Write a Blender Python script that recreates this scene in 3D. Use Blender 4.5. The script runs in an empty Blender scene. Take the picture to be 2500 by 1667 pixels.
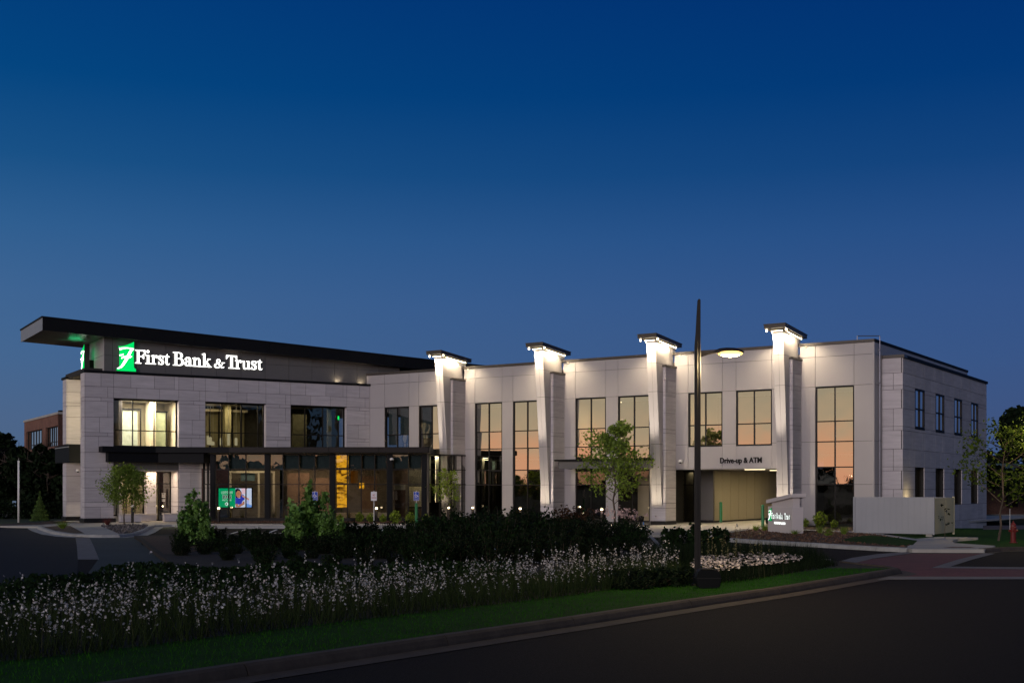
import bpy, bmesh, math, random
import numpy as np
from mathutils import Vector
from mathutils.geometry import tessellate_polygon

R = random.Random(11)
sc = bpy.context.scene
COL = sc.collection

# ------------------------------------------------------------------ camera
cam_d = bpy.data.cameras.new("camera")
cam = bpy.data.objects.new("camera", cam_d)
COL.objects.link(cam)
cam.location = (0, 0, 2.17)
cam.rotation_euler = (math.radians(90), 0, 0)
cam_d.sensor_width = 36
cam_d.lens = 42.25
cam_d.shift_y = 356.5 / 2500
cam_d.clip_start = 0.1
cam_d.clip_end = 3000
sc.camera = cam

# ------------------------------------------------------------------ sky (dusk: blue in the east, afterglow in the west, behind the camera)
SUNSET = Vector((-0.72, -0.69, 0)).normalized()
world = bpy.data.worlds.new("World")
sc.world = world
world.use_nodes = True
nt = world.node_tree
nt.nodes.clear()
N = nt.nodes.new
L = nt.links.new


def wmath(op, a, b=None, clamp=False):
    n = N('ShaderNodeMath'); n.operation = op; n.use_clamp = clamp
    for i, v in enumerate((a, b)):
        if v is None: continue
        if isinstance(v, (int, float)): n.inputs[i].default_value = v
        else: L(v, n.inputs[i])
    return n.outputs[0]


def wramp(fac, stops):
    n = N('ShaderNodeValToRGB'); cr = n.color_ramp; cr.interpolation = 'B_SPLINE' if len(stops) > 99 else 'LINEAR'
    while len(cr.elements) < len(stops): cr.elements.new(0.5)
    for e, (p, c) in zip(cr.elements, stops):
        e.position = p; e.color = (*c, 1)
    L(fac, n.inputs[0])
    return n.outputs[0]


tc = N('ShaderNodeTexCoord')
sep = N('ShaderNodeSeparateXYZ'); L(tc.outputs['Generated'], sep.inputs[0])
zz = wmath('MAXIMUM', sep.outputs[2], 0.0)
el = zz
hx = wmath('MULTIPLY', sep.outputs[0], SUNSET.x)
hy = wmath('MULTIPLY', sep.outputs[1], SUNSET.y)
hl = wmath('SQRT', wmath('MAXIMUM', wmath('SUBTRACT', 1.0, wmath('MULTIPLY', sep.outputs[2], sep.outputs[2])), 1e-4))
az = wmath('DIVIDE', wmath('ADD', hx, hy), hl)
mr = N('ShaderNodeMapRange'); mr.interpolation_type = 'SMOOTHSTEP'
mr.inputs['From Min'].default_value = -0.15; mr.inputs['From Max'].default_value = 0.95
L(az, mr.inputs['Value'])
east = wramp(el, [(0.0, (.072, .118, .190)), (.05, (.068, .123, .232)), (.10, (.055, .126, .258)), (.15, (.045, .121, .268)),
                  (.20, (.027, .106, .258)), (.25, (.009, .078, .222)), (.31, (.001, .056, .198)), (.38, (.0005, .042, .178)), (.6, (.001, .026, .125)), (1.0, (.001, .018, .09))])
west = wramp(el, [(0.0, (1.46, .64, .38)), (.022, (1.36, .70, .41)), (.05, (.95, .71, .47)), (.09, (.66, .61, .45)), (.17, (.85, .76, .48)), (.27, (.62, .60, .46)),
                  (.40, (.34, .38, .38)), (.6, (.10, .16, .24)), (1.0, (.001, .018, .09))])
# a little more teal towards the left, deeper towards the right of the eastern half
azr = wmath('ADD', wmath('MULTIPLY', az, 0.60), 1.27)
eb = N('ShaderNodeMixRGB'); eb.blend_type = 'MULTIPLY'; eb.inputs[0].default_value = 1
cmb = N('ShaderNodeCombineXYZ')
L(wmath('MAXIMUM', wmath('SUBTRACT', azr, 0.0), .45), cmb.inputs[0]); L(wmath('MAXIMUM', wmath('ADD', azr, 0.0), .5), cmb.inputs[1]); L(wmath('MAXIMUM', wmath('ADD', wmath('MULTIPLY', az, .28), 1.18), .6), cmb.inputs[2])
L(east, eb.inputs[1]); L(cmb.outputs[0], eb.inputs[2])
mixw = N('ShaderNodeMixRGB'); L(mr.outputs[0], mixw.inputs[0]); L(eb.outputs[0], mixw.inputs[1]); L(west, mixw.inputs[2])
bg = N('ShaderNodeBackground'); L(mixw.outputs[0], bg.inputs[0]); bg.inputs[1].default_value = 1.0
out = N('ShaderNodeOutputWorld'); L(bg.outputs[0], out.inputs[0])
world.cycles.sampling_method = 'MANUAL'
world.cycles.sample_map_resolution = 512

sun_d = bpy.data.lights.new('sun', 'SUN')
sun_d.energy = 1.25; sun_d.angle = math.radians(18); sun_d.color = (1.0, .88, .97)
sun = bpy.data.objects.new('sun', sun_d); COL.objects.link(sun)
sun.rotation_euler = Vector((.46, .887, -.13)).to_track_quat('-Z', 'Y').to_euler()   # the last afterglow, very low behind the camera
sc.view_settings.view_transform = 'Standard'
sc.view_settings.look = 'None'
sc.view_settings.exposure = 0
sc.view_settings.gamma = 1
sc.view_settings.use_curve_mapping = False
sc.render.engine = 'CYCLES'
sc.cycles.use_denoising = True
sc.cycles.use_light_tree = True
sc.cycles.max_bounces = 6
sc.cycles.transparent_max_bounces = 12
sc.cycles.sample_clamp_indirect = 4
sc.cycles.caustics_reflective = False
sc.cycles.caustics_refractive = False

WARM = (1.0, .80, .52)
WARM2 = (1.0, .72, .36)

# ------------------------------------------------------------------ materials


class NT:
    def __init__(s, name):
        s.m = bpy.data.materials.new(name); s.m.use_nodes = True
        s.t = s.m.node_tree; s.t.nodes.clear()
        s.out = s.n('ShaderNodeOutputMaterial')

    def n(s, t, **kw):
        x = s.t.nodes.new(t)
        for k, v in kw.items(): setattr(x, k, v)
        return x

    def l(s, a, b): s.t.links.new(a, b)

    def set(s, node, **kw):
        for k, v in kw.items():
            inp = node.inputs[k.replace('_', ' ')]
            if hasattr(v, 'is_output') or isinstance(v, bpy.types.NodeSocket): s.l(v, inp)
            else: inp.default_value = v
        return node


MATS = {}


def mat(name, col, rough=.7, metal=0, var=.15, scale=(4, 4, 4), detail=6, bump=.0, bscale=None, rnd=0.0, island=0.0,
        col2=None, spec=.3, coat=0, trans=0):
    if name in MATS: return MATS[name]
    t = NT(name)
    b = t.n('ShaderNodeBsdfPrincipled')
    c = t.n('ShaderNodeTexCoord'); mp = t.n('ShaderNodeMapping'); t.l(c.outputs['Object'], mp.inputs[0])
    mp.inputs['Scale'].default_value = scale
    no = t.n('ShaderNodeTexNoise'); t.l(mp.outputs[0], no.inputs['Vector'])
    no.inputs['Scale'].default_value = 1; no.inputs['Detail'].default_value = detail; no.inputs['Roughness'].default_value = .65
    mx = t.n('ShaderNodeMixRGB'); t.l(no.outputs[0], mx.inputs[0])
    c2 = col2 if col2 else tuple(min(1, x * (1 + var)) for x in col)
    c1 = col if col2 else tuple(x * (1 - var) for x in col)
    cr = t.n('ShaderNodeMapRange'); t.l(no.outputs[0], cr.inputs[0]); cr.inputs[1].default_value = .3; cr.inputs[2].default_value = .7
    t.l(cr.outputs[0], mx.inputs[0])
    mx.inputs[1].default_value = (*c1, 1); mx.inputs[2].default_value = (*c2, 1)
    last = mx.outputs[0]
    if rnd or island:
        hv = t.n('ShaderNodeHueSaturation'); t.l(last, hv.inputs['Color'])
        mr_ = t.n('ShaderNodeMapRange')
        if island:
            g = t.n('ShaderNodeNewGeometry'); t.l(g.outputs['Random Per Island'], mr_.inputs[0]); a = island
        else:
            g = t.n('ShaderNodeObjectInfo'); t.l(g.outputs['Random'], mr_.inputs[0]); a = rnd
        mr_.inputs[3].default_value = 1 - a; mr_.inputs[4].default_value = 1 + a
        t.l(mr_.outputs[0], hv.inputs['Value']); last = hv.outputs[0]
    t.l(last, b.inputs['Base Color'])
    b.inputs['Roughness'].default_value = rough; b.inputs['Metallic'].default_value = metal
    b.inputs['Specular IOR Level'].default_value = spec
    if coat: b.inputs['Coat Weight'].default_value = coat
    if bump:
        n2 = no
        if bscale:
            n2 = t.n('ShaderNodeTexNoise'); t.l(c.outputs['Object'], n2.inputs['Vector']); n2.inputs['Scale'].default_value = bscale; n2.inputs['Detail'].default_value = 5
        bp = t.n('ShaderNodeBump'); t.l(n2.outputs[0], bp.inputs['Height']); bp.inputs['Strength'].default_value = bump; bp.inputs['Distance'].default_value = .02
        t.l(bp.outputs[0], b.inputs['Normal'])
    sh = b.outputs[0]
    if trans:
        tr = t.n('ShaderNodeBsdfTranslucent'); t.l(last, tr.inputs[0])
        ms = t.n('ShaderNodeMixShader'); ms.inputs[0].default_value = trans; t.l(sh, ms.inputs[1]); t.l(tr.outputs[0], ms.inputs[2]); sh = ms.outputs[0]
    t.l(sh, t.out.inputs[0])
    MATS[name] = t.m
    return t.m


def emis(name, col, s):
    if name in MATS: return MATS[name]
    t = NT(name); e = t.n('ShaderNodeEmission'); e.inputs[0].default_value = (*col, 1); e.inputs[1].default_value = s
    t.l(e.outputs[0], t.out.inputs[0]); MATS[name] = t.m
    return t.m


def glass(name, refl, tint, wave=.02, wscale=.9):
    t = NT(name)
    tr = t.n('ShaderNodeBsdfTransparent'); tr.inputs[0].default_value = (*tint, 1)
    gl = t.n('ShaderNodeBsdfGlossy'); gl.inputs['Roughness'].default_value = .004; gl.inputs[0].default_value = (.95, .93, .86, 1)
    fr = t.n('ShaderNodeFresnel'); fr.inputs[0].default_value = 1.45
    m = t.n('ShaderNodeMath', operation='ADD', use_clamp=True); t.l(fr.outputs[0], m.inputs[0]); m.inputs[1].default_value = refl
    c = t.n('ShaderNodeTexCoord'); no = t.n('ShaderNodeTexNoise'); t.l(c.outputs['Object'], no.inputs[0]); no.inputs['Scale'].default_value = wscale; no.inputs['Detail'].default_value = 1
    bp = t.n('ShaderNodeBump'); t.l(no.outputs[0], bp.inputs['Height']); bp.inputs['Strength'].default_value = 1; bp.inputs['Distance'].default_value = wave
    t.l(bp.outputs[0], gl.inputs['Normal'])
    ms = t.n('ShaderNodeMixShader'); t.l(m.outputs[0], ms.inputs[0]); t.l(tr.outputs[0], ms.inputs[1]); t.l(gl.outputs[0], ms.inputs[2])
    t.l(ms.outputs[0], t.out.inputs[0]); MATS[name] = t.m
    return t.m


M_stone = mat('limestone', (.43, .40, .42), .75, var=.13, scale=(.8, .8, 7), rnd=.09, bump=.15, detail=8)
M_stone_cap = mat('stone_cap', (.42, .38, .35), .7, var=.08, bump=.1)
M_panel = mat('silver_panel', (.315, .295, .30), .42, metal=.0, var=.03, rnd=.025, scale=(.5, .5, .5), spec=.5)
M_panel_dk = mat('grey_panel', (.105, .10, .10), .5, var=.04, rnd=.04, spec=.4)
M_panel_black = mat('black_fascia', (.005, .0055, .007), .6, var=.1, spec=.12)
M_bronze_dk = mat('canopy_bronze', (.012, .008, .007), .55, var=.1, spec=.2)
M_bronze = mat('dark_bronze', (.035, .027, .023), .4, var=.1, spec=.5)
M_frame = mat('window_frame', (.009, .0075, .007), .55, var=.1, spec=.2)
M_seam = mat('wall_backing', (.03, .028, .028), .9)
M_blackbase = mat('black_granite', (.010, .010, .012), .35, var=.2)
M_asphalt = mat('asphalt', (.0120, .0102, .0098), .92, var=.55, scale=(38, 38, 38), bump=.6, bscale=60, detail=3, spec=.10)
M_asphalt_new = mat('new_asphalt', (.009, .009, .011), .85, var=.25, scale=(.08, 1.2, 1), bump=.3, bscale=40, spec=.15)
M_lane = mat('sealed_lane', (.050, .062, .066), .9, var=.12, scale=(.4, .4, .4), bump=.2, bscale=30, spec=.12)
M_conc = mat('concrete', (.33, .31, .285), .85, var=.14, scale=(1.2, 1.2, 1.2), bump=.2, bscale=25, rnd=.05, detail=9)
M_kerb = mat('kerb_concrete', (.30, .29, .275), .85, var=.22, scale=(2.5, 2.5, 2.5), bump=.35, bscale=20, rnd=.07, detail=10)
M_kerb_old = mat('worn_kerb', (.055, .043, .034), .85, var=.3, scale=(3, 3, 3), bump=.4, bscale=18, rnd=.08, detail=10)
M_conc_dk = mat('worn_concrete', (.15, .14, .14), .88, var=.2, scale=(2, 2, 2), bump=.3, bscale=25, detail=9)
M_mulch = mat('bark_mulch', (.06, .035, .022), .95, var=.7, scale=(9, 9, 9), bump=1, bscale=22, detail=10)
M_soil = mat('dark_soil', (.02, .015, .011), .95, var=.4, scale=(3, 3, 3), bump=.6, bscale=12)
M_gravel_bed = mat('gravel_base', (.05, .045, .045), .95, var=.6, scale=(14, 14, 14), bump=1, bscale=25)
M_pebble = mat('pebble', (.13, .115, .115), .8, island=.7)
M_grass = mat('lawn_grass', (.010, .042, .002), .95, var=.35, scale=(1.5, 1.5, 1.5), bump=.8, bscale=40, detail=9, spec=.1)
M_meadow = mat('meadow_blade', (.024, .038, .010), .8, island=.5, spec=.1, trans=.2)
M_blade = mat('grass_blade', (.024, .115, .003), .8, island=.45, var=.2, scale=(.5, .5, .5), spec=.0, trans=.3)
M_field = mat('far_field', (.020, .032, .010), .95, var=.3, scale=(.1, .1, .1))
M_leaf = mat('green_leaf', (.135, .20, .022), .6, island=.5, var=.2, spec=.3, trans=.25)
M_leaf_y = mat('young_leaf', (.15, .21, .018), .6, island=.45, var=.2, spec=.25, trans=.3)
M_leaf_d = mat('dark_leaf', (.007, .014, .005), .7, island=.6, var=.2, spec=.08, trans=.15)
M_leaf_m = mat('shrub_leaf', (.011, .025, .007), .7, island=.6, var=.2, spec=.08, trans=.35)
M_leaf_g = mat('poplar_leaf', (.105, .205, .038), .55, island=.5, var=.2, spec=.35, trans=.2)
M_needle = mat('needle', (.055, .10, .02), .7, island=.5)
M_bark = mat('bark', (.075, .055, .042), .9, var=.4, scale=(8, 8, 3), bump=.6)
M_stem = mat('dry_stem', (.030, .029, .011), .8, island=.6)
M_flower = mat('pale_flower', (.52, .53, .52), .8, island=.5, col2=(.42, .36, .36), scale=(2, 2, 6), trans=.3)
M_daisy = mat('pink_white_flower', (.78, .66, .60), .8, island=.2, trans=.2)
M_black = mat('black_paint', (.004, .004, .004), .6, var=.1, spec=.15)
M_lamp_bronze = mat('lamp_post_paint', (.018, .014, .012), .5, var=.12, spec=.3)
M_steel = mat('galvanised_steel', (.38, .37, .36), .45, metal=.3, var=.12, scale=(6, 6, 2))
M_green = mat('green_sleeve', (.008, .15, .045), .4, var=.08, spec=.5)
M_signblue = mat('sign_blue', (.012, .06, .42), .4, var=.05)
M_signwhite = mat('sign_white', (.70, .66, .68), .4, var=.04)
M_signred = mat('sign_red', (.45, .04, .05), .5)
M_hydrant = mat('hydrant_red', (.13, .012, .010), .45, var=.25, coat=.2)
M_white = mat('white_paint', (.72, .70, .68), .5, var=.06)
M_cream = mat('cream_wall', (.62, .55, .42), .8, var=.05)
M_intdark = mat('dark_interior', (.045, .042, .036), .8, var=.3)
M_ceiling = mat('ceiling', (.6, .56, .46), .8, var=.05)
M_carpet = mat('carpet', (.08, .07, .06), .95, var=.2)
M_wood = mat('walnut_wood', (.11, .055, .028), .5, var=.35, scale=(3, 3, .5))
M_shade = mat('roller_shade', (.10, .155, .175), .8, var=.15)
M_curtain = mat('pale_curtain', (.55, .53, .42), .85, var=.12, scale=(14, 14, .4))
M_blind = mat('blind_slat', (.55, .50, .34), .6)
M_fence = mat('enclosure_panel', (.27, .275, .30), .5, var=.04, rnd=.012, scale=(.6, .6, .6), spec=.4)
M_gate = mat('gate_panel', (.46, .42, .27), .5, var=.05)
M_mono = mat('monument_panel', (.50, .45, .45), .55, var=.04, scale=(.8, .8, .8))
M_conduit = mat('conduit', (.12, .12, .14), .35, metal=.6)
M_crete_path = mat('far_path', (.12, .10, .09), .9)
M_brickpave = None
G_coat = glass('coated_glass', .40, (.28, .27, .24), .004)
G_clear = glass('clear_glass', .05, (.85, .83, .75), .003)
G_dark = glass('grey_glass', .10, (.50, .50, .48), .006, 1.0)
G_side = glass('side_glass', .62, (.2, .2, .22), .004)


def brickmat(name, c1, c2, mortar, scale, rw=.5, rh=.25):
    t = NT(name); b = t.n('ShaderNodeBsdfPrincipled')
    c = t.n('ShaderNodeTexCoord'); br = t.n('ShaderNodeTexBrick'); t.l(c.outputs['UV'], br.inputs['Vector'])
    br.inputs['Color1'].default_value = (*c1, 1); br.inputs['Color2'].default_value = (*c2, 1); br.inputs['Mortar'].default_value = (*mortar, 1)
    br.inputs['Scale'].default_value = scale; br.inputs['Mortar Size'].default_value = .012
    no = t.n('ShaderNodeTexNoise'); t.l(c.outputs['Object'], no.inputs[0]); no.inputs['Scale'].default_value = 1.3; no.inputs['Detail'].default_value = 6
    mx = t.n('ShaderNodeMixRGB', blend_type='MULTIPLY'); mx.inputs[0].default_value = .7; t.l(br.outputs[0], mx.inputs[1]); t.l(no.outputs[0], mx.inputs[2])
    t.l(mx.outputs[0], b.inputs['Base Color']); b.inputs['Roughness'].default_value = .9
    bp = t.n('ShaderNodeBump'); t.l(br.outputs['Fac'], bp.inputs['Height']); bp.invert = True; bp.inputs['Distance'].default_value = .01
    t.l(bp.outputs[0], b.inputs['Normal'])
    t.l(b.outputs[0], t.out.inputs[0]); MATS[name] = t.m
    return t.m


M_brick = brickmat('red_brick', (.30, .13, .085), (.17, .075, .055), (.22, .17, .14), 4.5)
M_paver = brickmat('red_paver', (.22, .040, .050), (.15, .032, .042), (.05, .03, .03), 5)

# ------------------------------------------------------------------ geometry helpers


class Fr:
    """a vertical facade frame: s along the wall, q outwards from it, z up"""
    def __init__(self, O, d, n): self.O, self.d, self.n = O, d, n

    def P(self, s, q, z):
        return (self.O[0] + self.d[0] * s + self.n[0] * q, self.O[1] + self.d[1] * s + self.n[1] * q, z)

    def S(self, x, q=0.0):
        """measured column of the photograph -> metres along the wall (on the wall plane only)"""
        k = (x - 1250) / 2934.
        ox, oy = self.O[0] + self.n[0] * q, self.O[1] + self.n[1] * q
        return (k * oy - ox) / (self.d[0] - k * self.d[1])


W0 = Fr((0, 0), (1, 0), (0, 1))
a_ = (.8484554, .5292668); nA = (.5292668, -.8484554)
b_ = (.8325494, -.5539508); nB = (-.5539508, -.8325494)
e_ = (.5539508, .8325494); nE = (.8325494, -.5539508)
FA = Fr((-25.2, 70.95), a_, nA)          # left wing, stone
FB = Fr((-9.57, 80.7), b_, nB)           # right wing, metal panels
FE = Fr((18.64, 61.93), e_, nE)          # right end wall
FG = Fr((0, 73.0), (1, 0), (0, -1))      # glazed front


def gp(x, y):
    return ((x - 1250) * 2.17 / (y - 1190), 2.17 * 2934 / (y - 1190))


class MB:
    def __init__(s): s.v = []; s.f = []; s.m = []; s.mi = 0

    def add(s, vs, fs):
        n = len(s.v); s.v += [tuple(v) for v in vs]; s.f += [tuple(i + n for i in f) for f in fs]; s.m += [s.mi] * len(fs)
        return s

    def hexa(s, p): return s.add(p, [(0, 1, 2, 3), (7, 6, 5, 4), (0, 4, 5, 1), (1, 5, 6, 2), (2, 6, 7, 3), (3, 7, 4, 0)])

    def box(s, fr, s0, s1, q0, q1, z0, z1):
        P = fr.P
        return s.hexa([P(s0, q0, z0), P(s1, q0, z0), P(s1, q1, z0), P(s0, q1, z0), P(s0, q0, z1), P(s1, q0, z1), P(s1, q1, z1), P(s0, q1, z1)])

    def poly_z(s, pts, z0, z1):
        """vertical prism over a plan outline"""
        n = len(pts); t = tessellate_polygon([[Vector((x, y, 0)) for x, y in pts]])
        vs = [(x, y, z0) for x, y in pts] + [(x, y, z1) for x, y in pts]
        fs = [tuple(a + n for a in f) for f in t] + [tuple(reversed(f)) for f in t] + [(i, (i + 1) % n, n + (i + 1) % n, n + i) for i in range(n)]
        return s.add(vs, fs)

    def prism(s, fr, pts, q0, q1):
        """outline in (s,z) of a wall, extruded outwards from q0 to q1"""
        n = len(pts); t = tessellate_polygon([[Vector((x, y, 0)) for x, y in pts]])
        vs = [fr.P(x, q0, y) for x, y in pts] + [fr.P(x, q1, y) for x, y in pts]
        fs = [tuple(a + n for a in f) for f in t] + [tuple(reversed(f)) for f in t] + [(i, (i + 1) % n, n + (i + 1) % n, n + i) for i in range(n)]
        return s.add(vs, fs)

    def tube(s, p0, p1, r0, r1=None, n=8, cap=True):
        r1 = r0 if r1 is None else r1
        p0, p1 = Vector(p0), Vector(p1); d = (p1 - p0).normalized()
        u = d.cross(Vector((0, 0, 1)) if abs(d.z) < .9 else Vector((1, 0, 0))).normalized(); w = d.cross(u)
        vs = []
        for p, r in ((p0, r0), (p1, r1)):
            for i in range(n):
                a = 2 * math.pi * i / n; vs.append(p + u * math.cos(a) * r + w * math.sin(a) * r)
        fs = [(i, (i + 1) % n, n + (i + 1) % n, n + i) for i in range(n)]
        if cap: fs += [tuple(range(n))[::-1], tuple(range(n, 2 * n))]
        return s.add(vs, fs)

    def lathe(s, c, prof, n=16):
        vs = []; m = len(prof)
        for r, z in prof:
            for i in range(n):
                a = 2 * math.pi * i / n; vs.append((c[0] + r * math.cos(a), c[1] + r * math.sin(a), c[2] + z))
        fs = [(j * n + i, j * n + (i + 1) % n, (j + 1) * n + (i + 1) % n, (j + 1) * n + i) for j in range(m - 1) for i in range(n)]
        fs += [tuple(range(n))[::-1], tuple(range((m - 1) * n, m * n))]
        return s.add(vs, fs)


def tag(o, label=None, cat=None, group=None, kind=None):
    for k, v in (('label', label), ('category', cat), ('group', group), ('kind', kind)):
        if v: o[k] = v
    return o


ORG = {}


def root(name, loc, label, cat, group=None, kind=None):
    o = bpy.data.objects.new(name, None); COL.objects.link(o); o.location = loc; o.empty_display_size = .3
    ORG[o.name] = Vector(loc)
    return tag(o, label, cat, group, kind)


def origin_of(o):
    while o is not None:
        if o.name in ORG: return ORG[o.name]
        o = o.parent
    return Vector((0, 0, 0))


def obj(name, mb, m, parent=None, label=None, cat=None, group=None, kind=None, recalc=True, smooth=False, bevel=0, uv=None, local=False):
    me = bpy.data.meshes.new(name)
    og = origin_of(parent) if (parent is not None and not local) else Vector((0, 0, 0))
    vs = [(x - og.x, y - og.y, z - og.z) for x, y, z in mb.v]
    me.from_pydata(vs, [], mb.f)
    ms = m if isinstance(m, (list, tuple)) else [m]
    for q in ms: me.materials.append(q)
    if len(ms) > 1:
        me.polygons.foreach_set('material_index', mb.m)
    if recalc or bevel:
        bm = bmesh.new(); bm.from_mesh(me)
        if recalc: bmesh.ops.recalc_face_normals(bm, faces=bm.faces)
        if bevel: bmesh.ops.bevel(bm, geom=bm.edges[:], offset=bevel, segments=1, affect='EDGES', clamp_overlap=True)
        bm.to_mesh(me); bm.free()
    if uv:
        ul = me.uv_layers.new(name='UVMap')
        for lp in me.loops:
            co = me.vertices[lp.vertex_index].co; ul.data[lp.index].uv = uv((co.x + og.x, co.y + og.y, co.z + og.z))
    if smooth: me.shade_smooth()
    o = bpy.data.objects.new(name, me); COL.objects.link(o)
    if parent is not None: o.parent = parent
    return tag(o, label, cat, group, kind)


def box(name, fr, s0, s1, q0, q1, z0, z1, m, parent=None, **k):
    return obj(name, MB().box(fr, s0, s1, q0, q1, z0, z1), m, parent, **k)


def sheet(name, pts, z, m, parent=None, hf=None, **k):
    """flat ground piece over a plan outline"""
    t = tessellate_polygon([[Vector((x, y, 0)) for x, y in pts]])
    mb = MB(); fs = []
    for f in t:
        (x0, y0), (x1, y1), (x2, y2) = (pts[i] for i in f)
        fs.append(f if (x1 - x0) * (y2 - y0) - (x2 - x0) * (y1 - y0) > 0 else f[::-1])
    mb.add([(x, y, z) for x, y in pts], fs)
    return obj(name, mb, m, parent, recalc=False, **k)


def npmesh(name, verts, faces_n, m, parent=None, **k):
    """verts (k*n,3) numpy: k faces of n vertices each"""
    me = bpy.data.meshes.new(name)
    nv = len(verts); nf = nv // faces_n
    me.vertices.add(nv); me.vertices.foreach_set('co', verts.astype(np.float32).ravel())
    me.loops.add(nv); me.loops.foreach_set('vertex_index', np.arange(nv, dtype=np.int32))
    me.polygons.add(nf); me.polygons.foreach_set('loop_start', np.arange(0, nv, faces_n, dtype=np.int32))
    me.polygons.foreach_set('loop_total', np.full(nf, faces_n, dtype=np.int32))
    me.update(calc_edges=True); me.materials.append(m)
    o = bpy.data.objects.new(name, me); COL.objects.link(o)
    if parent is not None: o.parent = parent
    return tag(o, **k)


def copy_thing(src, loc, rz=0, label=None, scale=1.0, group=None):
    r = src.copy(); COL.objects.link(r); r.location = loc; r.rotation_euler = (0, 0, rz); r.scale = (scale,) * 3
    if label: r['label'] = label
    if group: r['group'] = group
    for ch in list(src.children):
        c = ch.copy(); COL.objects.link(c); c.parent = r
        for g in list(ch.children):
            d = g.copy(); COL.objects.link(d); d.parent = c
    return r


def area(name, loc, direction, power, sx, sy, col=WARM, parent=None, spread=None, xdir=None):
    ld = bpy.data.lights.new(name, 'AREA'); ld.shape = 'RECTANGLE'; ld.size = sx; ld.size_y = sy; ld.energy = power; ld.color = col
    if spread: ld.spread = math.radians(spread)
    o = bpy.data.objects.new(name, ld); COL.objects.link(o)
    zax = -Vector(direction).normalized()
    xa = Vector(xdir) if xdir else Vector((1, 0, 0)); xa = (xa - zax * xa.dot(zax)).normalized(); ya = zax.cross(xa)
    from mathutils import Matrix
    o.matrix_world = Matrix(((xa.x, ya.x, zax.x, loc[0]), (xa.y, ya.y, zax.y, loc[1]), (xa.z, ya.z, zax.z, loc[2]), (0, 0, 0, 1)))
    if parent is not None:
        og = origin_of(parent); o.parent = parent; o.matrix_parent_inverse = Matrix.Translation(-og)
    return o


def point(name, loc, power, col=WARM, r=.08, parent=None):
    ld = bpy.data.lights.new(name, 'POINT'); ld.energy = power; ld.color = col; ld.shadow_soft_size = r
    o = bpy.data.objects.new(name, ld); COL.objects.link(o)
    og = origin_of(parent) if parent else Vector((0, 0, 0))
    o.location = Vector(loc) - og
    if parent: o.parent = parent
    return o


def spot(name, loc, direction, power, ang, col=WARM, parent=None, blend=.6):
    ld = bpy.data.lights.new(name, 'SPOT'); ld.energy = power; ld.color = col; ld.spot_size = math.radians(ang); ld.spot_blend = blend; ld.shadow_soft_size = .06
    o = bpy.data.objects.new(name, ld); COL.objects.link(o)
    og = origin_of(parent) if parent else Vector((0, 0, 0))
    o.location = Vector(loc) - og
    o.rotation_euler = Vector(direction).to_track_quat('-Z', 'Y').to_euler()
    if parent: o.parent = parent
    return o


def text_mesh(txt, size, depth=.0, bold=.0):
    cu = bpy.data.curves.new('lettering', 'FONT'); cu.body = txt; cu.size = size; cu.extrude = depth; cu.offset = bold; cu.resolution_u = 3
    ob = bpy.data.objects.new('tmp', cu); me = bpy.data.meshes.new_from_object(ob); bpy.data.objects.remove(ob)
    v = np.empty(len(me.vertices) * 3); me.vertices.foreach_get('co', v); v = v.reshape(-1, 3)
    fs = [tuple(p.vertices) for p in me.polygons]
    return v, fs


def lettering(name, txt, fr, s0, s1, q, z0, z1, m, parent, depth=.02, bold=.0, **k):
    """flat or raised sans lettering fitted to a rectangle of a wall"""
    v, fs = text_mesh(txt, 1, depth, bold)
    x0, x1 = v[:, 0].min(), v[:, 0].max(); y0, y1 = v[:, 1].min(), v[:, 1].max()
    mb = MB(); mb.add([fr.P(s0 + (a - x0) / (x1 - x0) * (s1 - s0), q + c, z0 + (b - y0) / (y1 - y0) * (z1 - z0)) for a, b, c in v], fs)
    return obj(name, mb, m, parent, recalc=False, **k)


# ------------------------------------------------------------------ ground
def gz(x, y):
    t = (x - 18.64) * e_[0] + (y - 61.93) * e_[1]; q = (x - 18.64) * nE[0] + (y - 61.93) * nE[1]
    return -.85 * max(0, min(1, t / 18.)) * max(0, min(1, (q + 2.) / 2.5))


mb = MB(); xs = [-1500, -400, -120] + [-60 + 3 * i for i in range(41)] + [120, 400, 1500]; ys = [-1200, -300, -60, -20] + [3 * i for i in range(40)] + [150, 300, 700, 1500]
for y in ys:
    for x in xs: mb.v.append((x, y, gz(x, y)))
nx = len(xs)
for j in range(len(ys) - 1):
    for i in range(nx - 1): mb.f.append((j * nx + i, j * nx + i + 1, (j + 1) * nx + i + 1, (j + 1) * nx + i)); mb.m.append(0)
obj('ground', mb, M_field, kind='structure', recalc=False)

sheet('street', [(-60, -40), (60, -40), (60, 38), (26, 40.5), (21.5, 42.0), (17.6, 41.8), (13.3, 42), (13.0, 46), (11, 60), (5, 62), (-30, 63.5), (-60, 63.5)], .004, M_asphalt, kind='structure')
sheet('parking_lot', [gp(0, 1287.5), gp(86, 1290.5), gp(130, 1309), gp(184, 1313), gp(191, 1364), (-10.5, 29), (-10, 24), (-24, 9), (-60, 9), (-60, 66)], .009, M_asphalt_new, kind='structure')
sheet('lane', [gp(218, 1311), gp(334, 1312), (-14.6, 47.6), gp(400, 1366), (-8.2, 29.8), (-10.3, 29), gp(241, 1364)], .009, M_lane, kind='structure')
sheet('parking_bays', [gp(345, 1314), gp(380, 1293), gp(515, 1291.5), gp(1100, 1291.5), gp(1400, 1300), gp(1440, 1330), gp(345, 1330)], .009, M_asphalt, kind='structure')
sheet('concrete_band', [gp(184, 1311), gp(218, 1311), gp(230, 1336), gp(242, 1366), gp(190, 1366), gp(188, 1336)], .013, M_conc_dk, kind='structure')


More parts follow.
